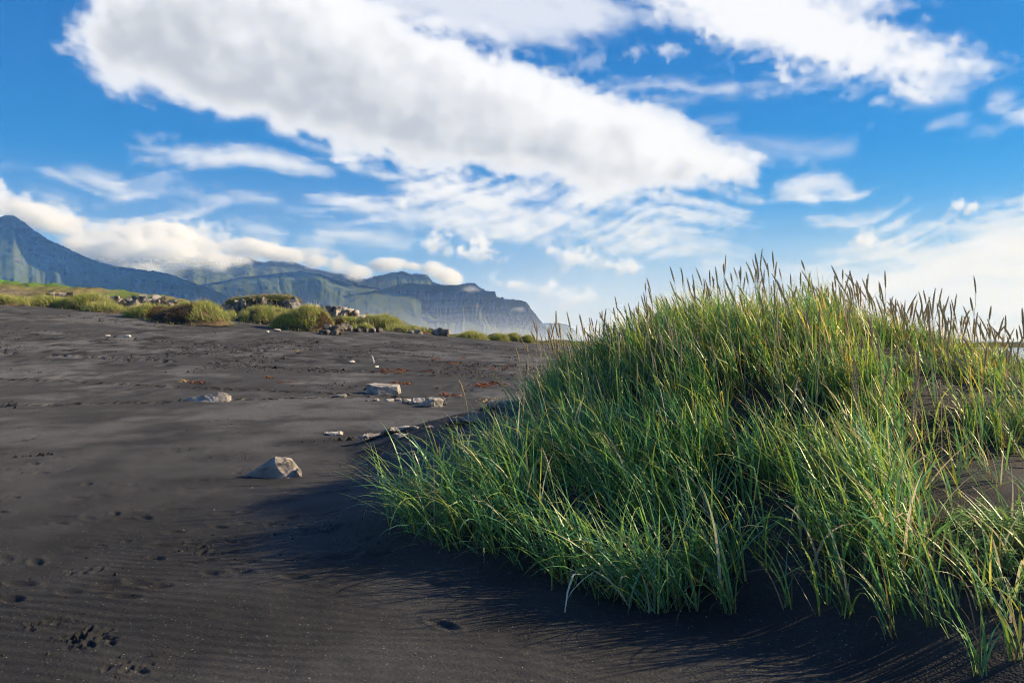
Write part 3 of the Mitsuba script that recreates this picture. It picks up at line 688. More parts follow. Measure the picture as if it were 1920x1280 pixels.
# ------------------------------------------------------------------ grass
VC = {'type': 'mesh_attribute', 'name': 'vertex_color'}
scene['m_blade'] = {'type': 'blendbsdf', 'weight': 0.45, 'shine': {'type': 'twosided', 'bsdf': {'type': 'principled', 'base_color': VC, 'roughness': 0.42, 'specular': 0.6}},
                    'glow': {'type': 'principledthin', 'base_color': VC, 'roughness': 0.5, 'diff_trans': 1.5, 'eta': 1.4}}
KINDS = {'dune': (np.array([[.12, .30, .14], [.17, .36, .10], [.33, .47, .08], [.64, .55, .35], [.54, .50, .10]]), [.31, .29, .23, .09, .08]),
         'far': (np.array([[.20, .28, .07], [.32, .36, .08], [.43, .41, .12], [.52, .42, .22]]), [.33, .34, .22, .11]),
         'turf': (np.array([[.17, .15, .045], [.22, .19, .05], [.14, .17, .042]]), [.4, .35, .25]),
         'dead': (np.array([[.26, .19, .10], [.16, .11, .06], [.34, .27, .16]]), [.5, .25, .25])}


def ribbons(base, g, lmin, lmax, width, segs=6, lean=math.pi, spread=1.0, tilt=(0.08, 0.45), bend=(0.2, 1.3), kinds='dune', tip=0.3, droop=1.6, fan=0.0):
    """Grass blades rooted at base (n, 3): they set off at a tilt towards an azimuth near lean and bow over; returns (vertices, faces, colours)."""
    n = len(base)
    az = lean + g.normal(0, spread, n)
    if fan:
        wild = g.random(n) < fan
        az = np.where(wild, g.uniform(0, 2 * math.pi, n), az)
    L = g.uniform(lmin, lmax, n)
    t0 = g.uniform(*tilt, n)
    B = g.uniform(*bend, n)
    s = np.linspace(0, 1, segs + 1)
    sm = (s[1:] + s[:-1]) / 2
    ang = t0[:, None] + B[:, None] * sm[None] ** droop
    if fan:      # some blades are broken over
        at = g.uniform(0.35, 0.8, n)[:, None]
        ang = ang + (g.random(n) < 0.12)[:, None] * g.uniform(0.5, 1.5, n)[:, None] * (sm[None] > at)
    side = g.normal(0, 0.25, n)[:, None] * sm[None]
    aa = az[:, None] + side
    st = (L / segs)[:, None]
    P = np.zeros((n, segs + 1, 3))
    P[:, 1:, 0] = np.cumsum(np.sin(ang) * np.cos(aa) * st, 1)
    P[:, 1:, 1] = np.cumsum(np.sin(ang) * np.sin(aa) * st, 1)
    P[:, 1:, 2] = np.cumsum(np.cos(ang) * st, 1)
    P += base[:, None]
    w = width * g.uniform(0.6, 1.25, n)[:, None] * np.clip(1 - s ** 2.6, 0.02, 1)[None] * (0.65 + 0.35 * np.clip(s / 0.2, 0, 1))[None]
    tw = az + math.pi / 2 + g.normal(0, 0.45, n)
    W = np.stack([np.cos(tw), np.sin(tw), g.normal(0, 0.25, n)], -1)[:, None] * w[..., None] / 2
    V = np.stack([P - W, P + W], 2)
    pal, prob = KINDS[kinds]
    c = pal[g.choice(len(pal), n, p=prob)] * g.uniform(0.7, 1.3, (n, 1))
    col = np.repeat(c[:, None], segs + 1, 1)
    gold = (g.random(n) < tip)[:, None, None] * sstep(0.62, 1.0, s)[None, :, None] * g.uniform(0.3, 1.0, n)[:, None, None]
    col = col * (1 - gold) + np.array([.50, .27, .055]) * gold
    root = (1 - sstep(0.0, 0.18, s))[None, :, None] * 0.7
    col = col * (1 - root) + np.array([.26, .22, .12]) * root
    col = np.repeat(col[:, :, None], 2, 2).reshape(-1, 3)
    i = np.arange(n)[:, None] * (2 * (segs + 1)) + 2 * np.arange(segs)[None]
    f = np.concatenate([np.stack([i, i + 1, i + 3], -1).reshape(-1, 3), np.stack([i, i + 3, i + 2], -1).reshape(-1, 3)])
    return V.reshape(-1, 3), f, col


def joined(parts):
    V, Fc, C, at = [], [], [], 0
    for v, f, c in parts:
        V.append(v), Fc.append(f + at), C.append(c)
        at += len(v)
    return np.vstack(V), np.vstack(Fc), np.vstack(C)


from shapely import Polygon, points as shp_points, contains, distance, prepare
EDGE = [drop(a, b)[:2] for a, b in ((975, 748), (995, 780), (972, 812), (930, 850), (880, 892), (812, 925), (745, 955), (728, 985), (770, 1012), (860, 1045), (960, 1072), (1060, 1098), (1150, 1138), (1240, 1160), (1330, 1140), (1420, 1128),
                                    (1500, 1135), (1600, 1115), (1700, 1120), (1765, 1065), (1760, 1000), (1752, 940), (1770, 892), (1830, 858), (1880, 842), (1935, 834))]
FIELD = Polygon(EDGE + [(7.5, 6.6), (9.5, 7.5), (9.5, 11.0), (5.0, 11.5), (3.2, 11.8), (1.6, 12.6), (0.9, 13.0), (0.4, 12.6), (0.2, 11.6)]).buffer(0)
prepare(FIELD)
THIN = Polygon([drop(a, b)[:2] for a, b in ((1440, 1150), (1560, 1165), (1700, 1190), (1800, 1262), (1990, 1275), (1990, 1100), (1990, 900), (1925, 800), (1820, 820), (1760, 880), (1735, 960), (1745, 1040), (1690, 1100), (1500, 1120))]).buffer(0)
prepare(THIN)
PATCH = drop(1850, 915)


def grass_field():
    g = np.random.default_rng(77)
    n = 120000
    x, y = g.uniform(-2.2, 9.5, n), g.uniform(3.2, 13.4, n)
    P = shp_points(x, y)
    ins = contains(FIELD, P)
    x, y = x[ins], y[ins]
    edge = distance(FIELD.exterior, shp_points(x, y))
    clump = nz(x / 0.42, y / 0.42, 0, 81, 3)
    keep = g.random(len(x)) < np.clip(0.3 + edge / 0.4, 0, 1) * (0.05 + 0.95 * sstep(0.41, 0.56, clump)) * 0.29 * np.where(x > 3.4, 0.85, 1.0) * (1 + 0.35 * sstep(7.6, 6.2, y) * sstep(2.6, 1.2, x)) * np.where(y > 10.5, 0.75, 1)
    x, y = x[keep], y[keep]
    # shoots: several blades from one root
    k = g.integers(2, 5, len(x))
    x, y = np.repeat(x, k), np.repeat(y, k)
    x, y = x + g.normal(0, 0.012, len(x)), y + g.normal(0, 0.012, len(x))
    z = land(x, y) - 0.02
    base = np.stack([x, y, z], 1)
    left = sstep(1.2, -0.6, x)
    crest = sstep(0.7, 1.4, z)
    low = (y > 9.0) & (x < 1.7) | (x > 3.5) & (y > 6.6)                            # shorter grass on the two shoulders
    parts = [ribbons(base[low], g, 0.18, 0.42, 0.0135, 6, math.pi, 0.8, (0.05, 0.7), (0.1, 1.4), fan=0.3, tip=0.25)]
    for lo_, hi_, tl, bd, kw in ((0.0, 0.35, (0.08, 0.85), (0.2, 1.8), dict(lmin=0.32, lmax=0.84)), (0.35, 0.80, (0.05, 0.70), (0.1, 1.5), dict(lmin=0.32, lmax=0.80)), (0.80, 9, (0.03, 0.50), (0.05, 1.2), dict(lmin=0.26, lmax=0.66))):
        m = (z + 0.25 * (1 - left) >= lo_) & (z + 0.25 * (1 - left) < hi_) & ~low
        parts.append(ribbons(base[m], g, width=0.0150, segs=7, tip=0.2, lean=math.pi * 1.0, spread=0.75, fan=0.30, tilt=tl, bend=bd, **kw))
    d = g.random(len(base)) < 0.5
    parts.append(ribbons(base[d] + [0, 0, 0.01], g, 0.25, 0.6, 0.005, 5, math.pi, 1.8, (0.3, 1.2), (0.3, 1.4), 'dead', 0.0))
    # thinly set shoots on the sandy slope at the right
    x, y = g.uniform(0.5, 6.0, 9000), g.uniform(2.9, 7.2, 9000)
    ok = contains(THIN, shp_points(x, y)) & (g.random(9000) < 0.13 * (1.5 - 1.2 * (np.hypot((x - PATCH[0]) / 0.6, (y - PATCH[1]) / 0.6) < 1)) * sstep(0.35, 0.7, nz(x / 0.5, y / 0.5, 0, 83, 2)))
    x, y = np.repeat(x[ok], 3), np.repeat(y[ok], 3)
    b = np.stack([x + g.normal(0, 0.012, len(x)), y + g.normal(0, 0.012, len(x)), land(x, y) - 0.02], 1)
    parts.append(ribbons(b, g, 0.22, 0.62, 0.0115, 7, math.pi, 0.9, (0.05, 0.6), (0.1, 1.4), fan=0.3, tip=0.45))
    V, Fc, C = joined(parts)
    yellow_mix = (sstep(0.3, 3.6, V[:, 0]) * 0.7 + 0.5 * sstep(0.9, 1.7, V[:, 2]))[:, None]      # bluer shoots at the left tip, yellower ones up the mound
    C = C * (np.array([0.88, 0.98, 1.12]) * (1 - yellow_mix) + np.array([1.17, 1.03, 0.85]) * yellow_mix)
    add('lyme_grass', (V, Fc), 'm_blade', smooth=True, color=C, kind='stuff', label='tall blue green dune grass covering the sand mound on the right')
    return len(base)


print('blades', grass_field())

# seed stalks
scene['m_stem'] = {'type': 'twosided', 'bsdf': {'type': 'principled', 'base_color': {'type': 'rgb', 'value': [0.38, 0.31, 0.15]}, 'roughness': 0.5}}
scene['m_spike'] = rough(lambda p, n, uv: mix([0.26, 0.19, 0.10], [0.54, 0.42, 0.24], noise(p.x * 130, p.y * 130, p.z * 90)), 0.8)


def tube(path, radii, sides=5):
    path = np.asarray(path, float)
    tan = np.gradient(path, axis=0)
    tan /= np.linalg.norm(tan, axis=1, keepdims=True)
    a = np.cross(tan, [0.3, 1, 0.1])
    a /= np.linalg.norm(a, axis=1, keepdims=True)
    b = np.cross(tan, a)
    th = np.arange(sides) * 2 * math.pi / sides
    V = path[:, None] + np.asarray(radii)[..., None] * (a[:, None] * np.cos(th)[None, :, None] + b[:, None] * np.sin(th)[None, :, None]) if np.ndim(radii) == 2 else \
        path[:, None] + np.asarray(radii)[:, None, None] * (a[:, None] * np.cos(th)[None, :, None] + b[:, None] * np.sin(th)[None, :, None])
    return V.reshape(-1, 3), grid_faces(len(path), sides, True)


STALKS, EXTRA = [0], ([], [])


def stalk(x, y, h, lean_x, lean_y, g):
    STALKS[0] += 1
    alone = STALKS[0] <= 300
    key = alone and thing('grass_stalk', 'upright straw coloured grass stalk with a long narrow seed head standing in the dune grass', 'grass stalk', 'seed stalks of the dune grass')
    z = land(x, y) - 0.02
    hl = g.uniform(0.10, 0.26)
    nod = g.normal(-0.04, 0.12)
    s = np.linspace(0, 1, 14)
    path = np.stack([x + lean_x * s ** 1.8 + nod * np.clip(s - 0.7, 0, 1) ** 1.5, y + lean_y * s ** 1.8, z + h * s - abs(nod) * 0.25 * np.clip(s - 0.75, 0, 1)], 1)
    cut = 1 - hl / h
    sp = s * cut
    stem = np.stack([np.interp(sp, s, path[:, k]) for k in range(3)], 1)
    stem = tube(stem, np.linspace(0.0034, 0.0021, 14), 4)
    q = np.linspace(cut, 1, 19)
    head = np.stack([np.interp(q, s, path[:, k]) for k in range(3)], 1)
    u = np.linspace(0, 1, 19)
    env = np.clip(np.sin(math.pi * np.clip(u * 0.86 + 0.10, 0, 1)) ** 0.6, 0.12, 1) * g.uniform(0.0064, 0.0088)
    r = env[:, None] * (1 + 0.34 * np.where((np.arange(19)[:, None] + np.arange(6)[None]) % 2 == 0, 1, -1))
    head = tube(head, r, 6)
    if alone:
        add(key + '__stem', stem, 'm_stem', smooth=True)
        add(key + '__seed_head', head, 'm_spike', smooth=50)
    else:
        EXTRA[0].append(stem + (stem[0],)), EXTRA[1].append(head + (head[0],))


def seed_stalks():
    g = np.random.default_rng(91)
    tips = [(1425, 460), (1365, 470), (1400, 487), (1448, 466), (1465, 497), (1500, 506), (1517, 506), (1262, 497), (1278, 500), (1309, 500), (1322, 516), (1352, 492), (1590, 505), (1602, 524), (1620, 510), (1645, 520), (1660, 545), (1205, 530), (1835, 513),
            (1765, 540), (1795, 550), (1850, 570), (1815, 575), (1887, 588), (1903, 622), (1918, 614), (1720, 560), (1738, 566), (1065, 585), (1086, 598), (1110, 596), (1125, 590), (1104, 606), (1160, 578), (1172, 585), (1178, 596), (1230, 553), (1239, 553), (1245, 570), (1050, 600),
            (1388, 495), (1410, 478), (1375, 505), (1340, 512), (1300, 530), (1290, 520), (1435, 500), (1480, 560), (1612, 520), (1565, 545), (1568, 560), (1680, 560), (1775, 555), (1700, 570), (1858, 600), (1870, 620), (1040, 625), (1020, 640), (1140, 610), (1150, 620), (1420, 480), (1455, 485), (1398, 512), (1428, 505), (1418, 470), (1330, 530), (1195, 600), (1215, 590), (1270, 545), (1745, 600), (1630, 560), (1675, 590), (1822, 600)]
    curve = ([1080, 1230, 1300, 1420, 1500, 1600, 1700, 1800, 1920], [600, 555, 510, 470, 510, 520, 550, 560, 610])
    for _ in range(62):
        px = g.uniform(1080, 1925)
        tips.append((px, float(np.interp(px, *curve)) + 50 * g.random()))
    for px, py in tips:
        t = np.linspace(5.5, 12.5, 400)
        xx = (px - PX) / F * t
        zz = land(xx, t)
        i = int(np.argmin(PY - (zz - CH) / t * F))
        i = min(max(i + int(g.integers(-26, 12)), 0), 399)
        h = CH + (PY - py) / F * t[i] - zz[i]
        if h > 1.1 or h < 0.45:
            h = min(max(h, 0.45), 1.1)
        lx = g.normal(-0.03 if px < 1700 else 0.05, 0.05) + (-0.06 if px < 1300 else 0)
        stalk(xx[i] - lx, t[i], h, lx, g.normal(0, 0.05), g)
    n = 0
    while n < 395:
        x, y = g.uniform(-1.2, 6.5), g.uniform(4.8, 11.8)
        z = float(land(x, y))
        if not contains(FIELD, shp_points(x, y)) or g.random() > 0.10 + 0.9 * sstep(0.35, 1.1, z) or y > 10.2 and x > 2:
            continue
        stalk(x, y, g.uniform(0.66, 0.98) * (1 if z < 1.0 else g.uniform(0.5, 0.85)), g.normal(-0.06, 0.07), g.normal(0, 0.05), g)
        n += 1

    note('grass_stalk_thicket', 'more straw coloured grass stalks standing among the dune grass', kind='stuff')
    for part, bs, pieces in (('stems', 'm_stem', EXTRA[0]), ('seed_heads', 'm_spike', EXTRA[1])):
        V, Fc, _ = joined(pieces)
        add('grass_stalk_thicket__' + part, (V, Fc), bs, smooth=50, kind='stuff')


seed_stalks()

# loose tufts on the open sand in front: each blade its own
LOOSE = [(1838, 1262, 15, 'nearest tuft of long green blades at the bottom right corner'), (1752, 1172, 10, 'thin tuft just left of and behind the nearest corner tuft'), (1905, 1235, 9, 'tuft at the right edge near the bottom of the frame'), (1676, 1192, 7, 'forked two stemmed tuft alone on the shaded sand'),
         (1590, 1158, 8, 'small tuft at the front foot of the grassy dune right of centre'), (1478, 1140, 8, 'small tuft at the front foot of the dune with a flat trailing blade'), (1372, 1150, 7, 'leftmost loose tuft at the front foot of the dune'), (1800, 1085, 10, 'tuft in front of the leafy green plant'),
         (1885, 1080, 9, 'tuft among the leafy green plant at the right edge'), (1868, 905, 6, 'sparse tuft on the bare sand above the leafy plant'), (1810, 880, 5, 'thin tuft at the left of the bare sand patch'), (1905, 850, 7, 'tuft at the upper right of the bare sand patch'), (1700, 1100, 9, 'bushy tuft left of the leafy plant'), (1850, 1140, 9, 'upright tuft behind the nearest corner tuft')]
for i, (px, py, n, label) in enumerate(LOOSE):
    key = thing('grass_tuft', label, 'grass tuft')
    g = np.random.default_rng(500 + i)
    bx, by, bz = drop(px, py)
    for k in range(n + 4):
        b = np.array([[bx + g.normal(0, 0.018), by + g.normal(0, 0.018), 0]])
        b[0, 2] = land(b[0, 0], b[0, 1]) - 0.02
        V, Fc, C = ribbons(b, g, 0.22, 0.55, 0.010, 9, math.pi * 0.95, 1.1, (0.05, 0.5), (0.1, 1.5), 'dune' if k < n else 'dead', 0.45)
        add(key + '__blade', (V, Fc), 'm_blade', smooth=True, color=C)

# the leafy plant at the right edge
def leafy_plant():
    g = np.random.default_rng(61)
    key = thing('leafy_plant', 'low mat of small fleshy bright green leaves at the right edge', 'plant')
    x0, y0, _ = drop(1880, 1040)
    n = 430
    x, y = x0 + g.normal(0.12, 0.26, n), y0 + g.normal(0.0, 0.27, n)
    ok = ((x - x0 - 0.12) / 0.52) ** 2 + ((y - y0) / 0.5) ** 2 < 1
    x, y = x[ok], y[ok]
    e = ((x - x0 - 0.12) / 0.52) ** 2 + ((y - y0) / 0.5) ** 2
    h = (0.05 + 0.10 * (1 - e)) * g.uniform(0.6, 1.1, len(x))
    z = land(x, y)
    parts, stems = [], []
    for cx, cy, cz, hh in zip(x, y, z, h):
        tilt = g.normal(0, 0.6, 2)
        top = np.array([cx + tilt[0] * hh, cy + tilt[1] * hh, cz + hh])
        stems.append(tube(np.linspace([cx, cy, cz - 0.01], top, 3), [0.0012] * 3, 3) + (np.zeros((9, 3)),))
        for lv in range(3):
            c = top - [0, 0, 0.014 * lv]
            for q in range(4):
                a = q * math.pi / 2 + lv * 0.78 + g.normal(0, 0.2)
                d = np.array([math.cos(a), math.sin(a), 0.55 - 0.2 * lv])
                sd = np.array([-math.sin(a), math.cos(a), 0])
                L, w = g.uniform(0.018, 0.028), g.uniform(0.008, 0.012)
                v = np.array([c, c + d * L * 0.5 + sd * w, c + d * L, c + d * L * 0.5 - sd * w, c + d * L * 0.55 - [0, 0, 0.0025]])
                parts.append((v, np.array([[0, 1, 4], [1, 2, 4], [2, 3, 4], [3, 0, 4]]), np.tile(np.array([.27, .40, .13]) * g.uniform(0.7, 1.35), (5, 1))))
    V, Fc, C = joined(parts)
    add(key + '__leaves', (V, Fc), 'm_blade', color=C, kind='stuff')
    V, Fc, C = joined(stems)
    add(key + '__stems', (V, Fc), 'm_stem', kind='stuff')


leafy_plant()


# ------------------------------------------------------------------ grassy mounds across the beach
def mound_soil(p, n, uv):
    a = fbm(p.x * 1.3, p.y * 1.3, p.z * 2.0, 3)
    return mix([0.028, 0.024, 0.021], [0.10, 0.072, 0.045], smoothstep(0.42, 0.68, a))


scene['m_soil'] = rough(mound_soil, 0.95, lambda p, n, uv: fbm(p.x * 5, p.y * 5, p.z * 5, 3) * 0.12, 1.0, 1e-2)


def mound(px0, px1, base, top, label, seed, peak=0.5, bare=(0, 0), n=5200, dist=None, lmax=0.55, name='grassy_mound', dep=0.8, kind='far', group=None, tail=0.0):
    """A hummock between two photograph columns: soil body, and grass over all but its bare side (x share from..to)."""
    key = thing(name, label, 'grassy mound' if name == 'grassy_mound' else 'tussock', group)
    g = np.random.default_rng(seed)
    mid = (px0 + px1) / 2
    x, y, z0 = drop(mid, base)
    if dist:
        y = dist
        x = (mid - PX) / F * y
        z0 = CH + (PY - base) / F * y
    half = (px1 - px0) / 2 / F * y
    H = (base - top) / F * y - lmax * 0.55
    dp = half * dep
    nu, nv = 64, 40
    u, v = np.meshgrid(np.linspace(-1, 1, nu), np.linspace(-1, 1, nv))

    def height(u, v):
        pk = 2 * peak - 1
        uu = np.where(u < pk, (u - pk) / (1 + pk), (u - pk) / (1 - pk))
        q = np.clip(1 - uu ** 2 - v ** 2, 0, 1)
        prof = q ** 0.72
        return H * prof * (1 + 0.35 * (nz((u + 3 * seed) * 2.2, v * 2.2, 0, seed, 3) - 0.5)) + 0.10 * (nz((u + seed) * 7, v * 7, 0, seed, 3) - 0.5) * q

    zz = z0 + height(u, v) - 0.35 * np.clip(np.hypot(u, v) - 0.92, 0, 1) - 0.06
    body = np.stack([x + u * half, y + dp * 0.6 + v * dp, zz], -1)
    add(key + '__soil', (body.reshape(-1, 3), grid_faces(nv, nu)), 'm_soil', smooth=True)
    uu, vv = g.uniform(-1, 1, n), g.uniform(-1, 0.8, n)
    pk = 2 * peak - 1
    ue = np.where(uu < pk, (uu - pk) / (1 + pk), (uu - pk) / (1 - pk))
    ok = (ue ** 2 + vv ** 2 < 0.97)
    sh = (uu + 1) / 2
    if bare[1] > bare[0]:
        edge = 0.30 * (nz(uu * 4, vv * 4, 0, seed + 5, 3) - 0.5)
        ok &= ~((sh > bare[0] + edge * 0.4) & (sh < bare[1] + edge * 0.4) & (vv < 0.05 + edge) )
    ok &= nz(uu * half / 0.6, vv * dp / 0.6, 0, seed + 2, 2) > 0.33
    uu, vv = uu[ok], vv[ok]
    b = np.stack([x + uu * half, y + dp * 0.6 + vv * dp, z0 + height(uu, vv) - 0.08], 1)
    if bare[1] > bare[0]:
        k = 900
        ud, vd = g.uniform(max(bare[0], 0) * 2 - 1, min(bare[1], 1) * 2 - 1, k), g.uniform(-0.95, 0.0, k)
        qd = np.where(ud < pk, (ud - pk) / (1 + pk), (ud - pk) / (1 - pk)) ** 2 + vd ** 2 < 0.95
        ud, vd = ud[qd], vd[qd]
        b2 = np.stack([x + ud * half, y + dp * 0.6 + vd * dp, z0 + height(ud, vd) - 0.04], 1)
        V, Fc, C = ribbons(b2, g, 0.2, 0.5, 0.03, 3, -math.pi / 2, 0.9, (0.6, 1.4), (0.4, 1.4), 'dead', 0.0)
        add(key + '__dead_grass', (V, Fc), 'm_blade', smooth=True, color=C * 0.8, kind='stuff')
    parts = [ribbons(b, g, lmax * 0.45, lmax * 1.15, 0.026, 3, math.pi * 0.9, 1.2, (0.05, 0.8), (0.1, 1.3), kind, 0.15)]
    k = g.integers(0, len(b), max(30, n // 90))            # thin pale stalks standing above the rest, and stray shoots around the foot
    parts.append(ribbons(b[k], g, lmax * 1.2, lmax * 1.9, 0.012, 3, math.pi * 0.9, 1.0, (0.02, 0.25), (0.0, 0.4), 'dead', 0.0))
    th = g.uniform(0, 2 * math.pi, n // 25)
    sx, sy = x + half * np.cos(th) * g.uniform(0.95, 1.18, n // 25), y + dp * 0.6 + dp * np.sin(th) * g.uniform(0.95, 1.18, n // 25)
    parts.append(ribbons(np.stack([sx, sy, np.maximum(land(sx, sy), z0 - 0.3) - 0.05], 1), g, lmax * 0.3, lmax * 0.7, 0.026, 3, math.pi, 1.5, (0.1, 0.8), (0.2, 1.2), kind, 0.2))
    V, Fc, C = joined(parts)
    add(key + '__grass', (V, Fc), 'm_blade', smooth=True, color=C, kind='stuff')


mound(-60, 40, 570, 549, 'low grassy mound cut by the left edge of the frame', 601, 0.5, n=4200)
mound(25, 130, 574, 551, 'long low grassy rise second from the left edge', 602, 0.45, n=5200)
mound(95, 205, 580, 545, 'yellow green mound left of the dark eroded bank', 603, 0.55, n=6000)
mound(150, 232, 585, 563, 'small grassy tail sloping down right of the yellow green mound', 604, 0.3, n=2600)
mound(222, 330, 597, 565, 'low dark green mound left of the eroded bank', 605, 0.45, n=5000, bare=(0.55, 1.1))
mound(268, 418, 606, 558, 'tall mound with a bare eroded front and pale grass on top', 606, 0.56, n=7500, bare=(-0.2, 0.62))
mound(405, 452, 590, 573, 'small brown tuft of grass before the flat topped outcrop', 607, 0.5, n=1500)
mound(424, 560, 606, 571, 'broad green mound in front of the flat topped outcrop', 608, 0.5, n=7500)
mound(500, 622, 619, 569, 'largest green mound with a brown eroded right side', 609, 0.60, n=8500, bare=(0.80, 1.2))
mound(608, 690, 613, 586, 'dark sandy mound with grass on its crest behind the boulder heap', 610, 0.4, n=2600, bare=(0.0, 0.45))
mound(655, 700, 618, 603, 'small grass patch right of the boulder heap', 611, 0.5, n=1600)
mound(662, 762, 616, 583, 'rounded green mound right of the brown eroded bank', 612, 0.48, n=6500)
mound(720, 812, 624, 606, 'low grassy tail running down to the shore rocks', 613, 0.25, n=2600)
for i, (a, b, base, top, label, dist) in enumerate(((858, 916, 637, 619, 'largest and leftmost of the four round tussocks by the water', 66), (918, 956, 639, 624, 'second round tussock from the left by the water', 68), (948, 980, 638, 623, 'round tussock third from the left by the water', 76), (976, 1004, 641, 627, 'smallest and rightmost of the four round tussocks', 74))):
    mound(a, b, base, top, label, 620 + i, 0.5, n=3600, dist=dist, lmax=0.5, name='tussock', group='round tussocks by the water', dep=1.0)

outcrop('rock_outcrop', 'flat topped outcrop of upright dark blocks under a cap of yellow green turf', 408, 560, 588, [(404, 575), (415, 568), (440, 560), (475, 556), (520, 553), (550, 553), (560, 556)], 74, 26, 700, cap=True)
outcrop('rock_outcrop', 'jagged brown rock ridge right of the turf capped outcrop', 562, 692, 604, [(560, 571), (590, 571), (640, 574), (660, 578), (680, 585), (694, 592)], 80, 30, 730)
outcrop('rock_outcrop', 'small grey rock scarp on the left hillside, nearest the dark peak', 92, 150, 560, [(90, 549), (120, 546), (150, 549)], 118, 9, 760)
outcrop('rock_outcrop', 'long grey rock scarp on the hillside above the dark eroded bank', 182, 262, 571, [(180, 556), (210, 553), (240, 556), (262, 560)], 112, 13, 780)
outcrop('rock_outcrop', 'grey rock scarp at the right end of the hillside', 252, 330, 564, [(250, 555), (275, 551), (300, 553), (330, 561)], 116, 13, 800)
outcrop('rock_outcrop', 'low dark rocks showing above the water right of the tussock', 905, 935, 637, [(900, 636), (918, 626), (926, 624), (935, 634)], 104, 5, 820)
outcrop('rock_outcrop', 'low flat rocks behind the grassy tail', 752, 790, 622, [(752, 612), (770, 606), (790, 613)], 70, 6, 840)

# ------------------------------------------------------------------ things washed up on the sand
scene['m_weed'] = rough(lambda p, n, uv: mix([0.06, 0.018, 0.006], [0.30, 0.095, 0.022], noise(p.x * 14, p.y * 14, p.z * 14)), 0.45)
scene['m_damp'] = rough([0.012, 0.0115, 0.011], 0.8)
scene['m_pale'] = rough([0.62, 0.60, 0.55], 0.7)
scene['m_straw'] = rough([0.36, 0.25, 0.12], 0.8)


def seaweed(px, py, w_px, h_px, label, seed, n=26, bsdf='m_weed', name='seaweed', cat='seaweed'):
    g = np.random.default_rng(seed)
    x, y, z = drop(px, py)
    key = thing(name, label, cat)
    hw, hd = w_px / 2 / F * y, max(h_px / F * y * y / (CH * 2.0), 0.06)
    for i in range(n):
        bx, by = x + g.uniform(-1, 1) * hw, y + g.normal(0, 0.4) * hd
        a = g.normal(0.0, 0.6) + (math.pi if g.random() < 0.5 else 0)
        L, m = g.uniform(0.14, 0.45), 9
        s = np.linspace(0, 1, m)
        th = a + np.cumsum(g.normal(0, 0.4, m))
        cx, cy = bx + np.cumsum(np.cos(th)) * L / m, by + np.cumsum(np.sin(th)) * L / m
        cz = land(cx, cy) + 0.015 + 0.06 * np.abs(np.sin(s * 5 + g.uniform(0, 6))) * g.random()
        wd = g.uniform(0.012, 0.035) * np.sin(math.pi * np.clip(s * 0.9 + 0.08, 0, 1))
        P = np.stack([cx, cy, cz], 1)
        W = np.stack([-np.sin(th), np.cos(th), g.normal(0, 0.5, m)], 1) * wd[:, None]
        up = np.array([0, 0, 0.008])
        V = np.stack([P - W, P + up, P + W, P - up * 0.6], 1).reshape(-1, 3)
        add(key + ('__frond' if name == 'seaweed' else '__twig'), (V, grid_faces(m, 4, True)), bsdf, smooth=50)


for i, (px, py, w, h, n, label) in enumerate(((736, 696, 50, 7, 36, 'long string of orange seaweed above the square block of rock'), (918, 722, 50, 9, 46, 'large dark orange seaweed heap left of the dune grass'), (937, 690, 46, 5, 30, 'orange seaweed strip at the edge of the dune grass, farther than the heap'), (848, 682, 22, 4, 14, 'small orange seaweed strip in the middle distance'),
                                              (367, 718, 18, 5, 14, 'bright orange seaweed clump above the long low boulder'), (755, 719, 26, 5, 14, 'brown seaweed scrap right behind the square block of rock'), (846, 742, 16, 5, 10, 'orange seaweed scrap right of the low rock row'), (818, 674, 9, 3, 7, 'small orange scrap of seaweed beyond the others'), (866, 671, 10, 2, 5, 'thin brown scrap of seaweed farthest right'),
                                              (540, 717, 14, 3, 6, 'dark brown seaweed scrap left of the square block of rock'), (336, 609, 8, 3, 5, 'tiny red scrap of seaweed before the tall eroded mound'), (800, 696, 12, 3, 6, 'brown scrap right of the long seaweed string'), (502, 709, 12, 3, 6, 'dark scrap of seaweed near the middle of the beach'))):
    seaweed(px, py, w, h, label, 900 + i, n)
seaweed(925, 752, 50, 6, 'straw coloured dry weed on the grey sand at the foot of the dune', 930, 20, 'm_straw', 'dry_weed', 'dry weed')
seaweed(556, 658, 26, 3, 'pale straw coloured driftwood twigs in the distance', 931, 8, 'm_straw', 'driftwood_twigs', 'driftwood')
seaweed(338, 716, 14, 3, 'pale straw twig left of the bright orange clump', 932, 5, 'm_straw', 'driftwood_twigs', 'driftwood')

x, y, z = drop(700, 680)
g = np.random.default_rng(3)
path = np.stack([x + 0.02 - 0.10 * np.linspace(0, 1, 10) ** 2, y + 0.0 * np.linspace(0, 1, 10), z - 0.02 + 0.36 * np.linspace(0, 1, 10)], 1)
add(thing_key('driftwood_stick'), tube(path, 0.028 * np.sin(math.pi * np.clip(np.linspace(0.12, 0.97, 10), 0, 1)) ** 0.7, 7), 'm_pale', smooth=True, label='slender white curved stick standing upright in the sand', category='driftwood')
for i, (px, py, w, label) in enumerate(((238, 631, 0.34, 'white pebble right of its twin in the far left sand'), (201, 630, 0.26, 'white pebble left of its twin in the far left sand'), (659, 679, 0.3, 'flat white pebble left of the upright white stick'), (706, 689, 0.26, 'white pebble below the upright white stick'), (680, 696, 0.14, 'tiny white pebble below and left of the white stick'),
                                        (500, 622, 0.3, 'white pebble in front of the green mounds'), (410, 648, 0.16, 'small pale pebble in the middle of the far sand'))):
    put_stone(px, py, w, w * 0.7, w * 0.4, 950 + i, label, 0.2, 0.5 * i, None, 'm_pale', 'pebble', 2)


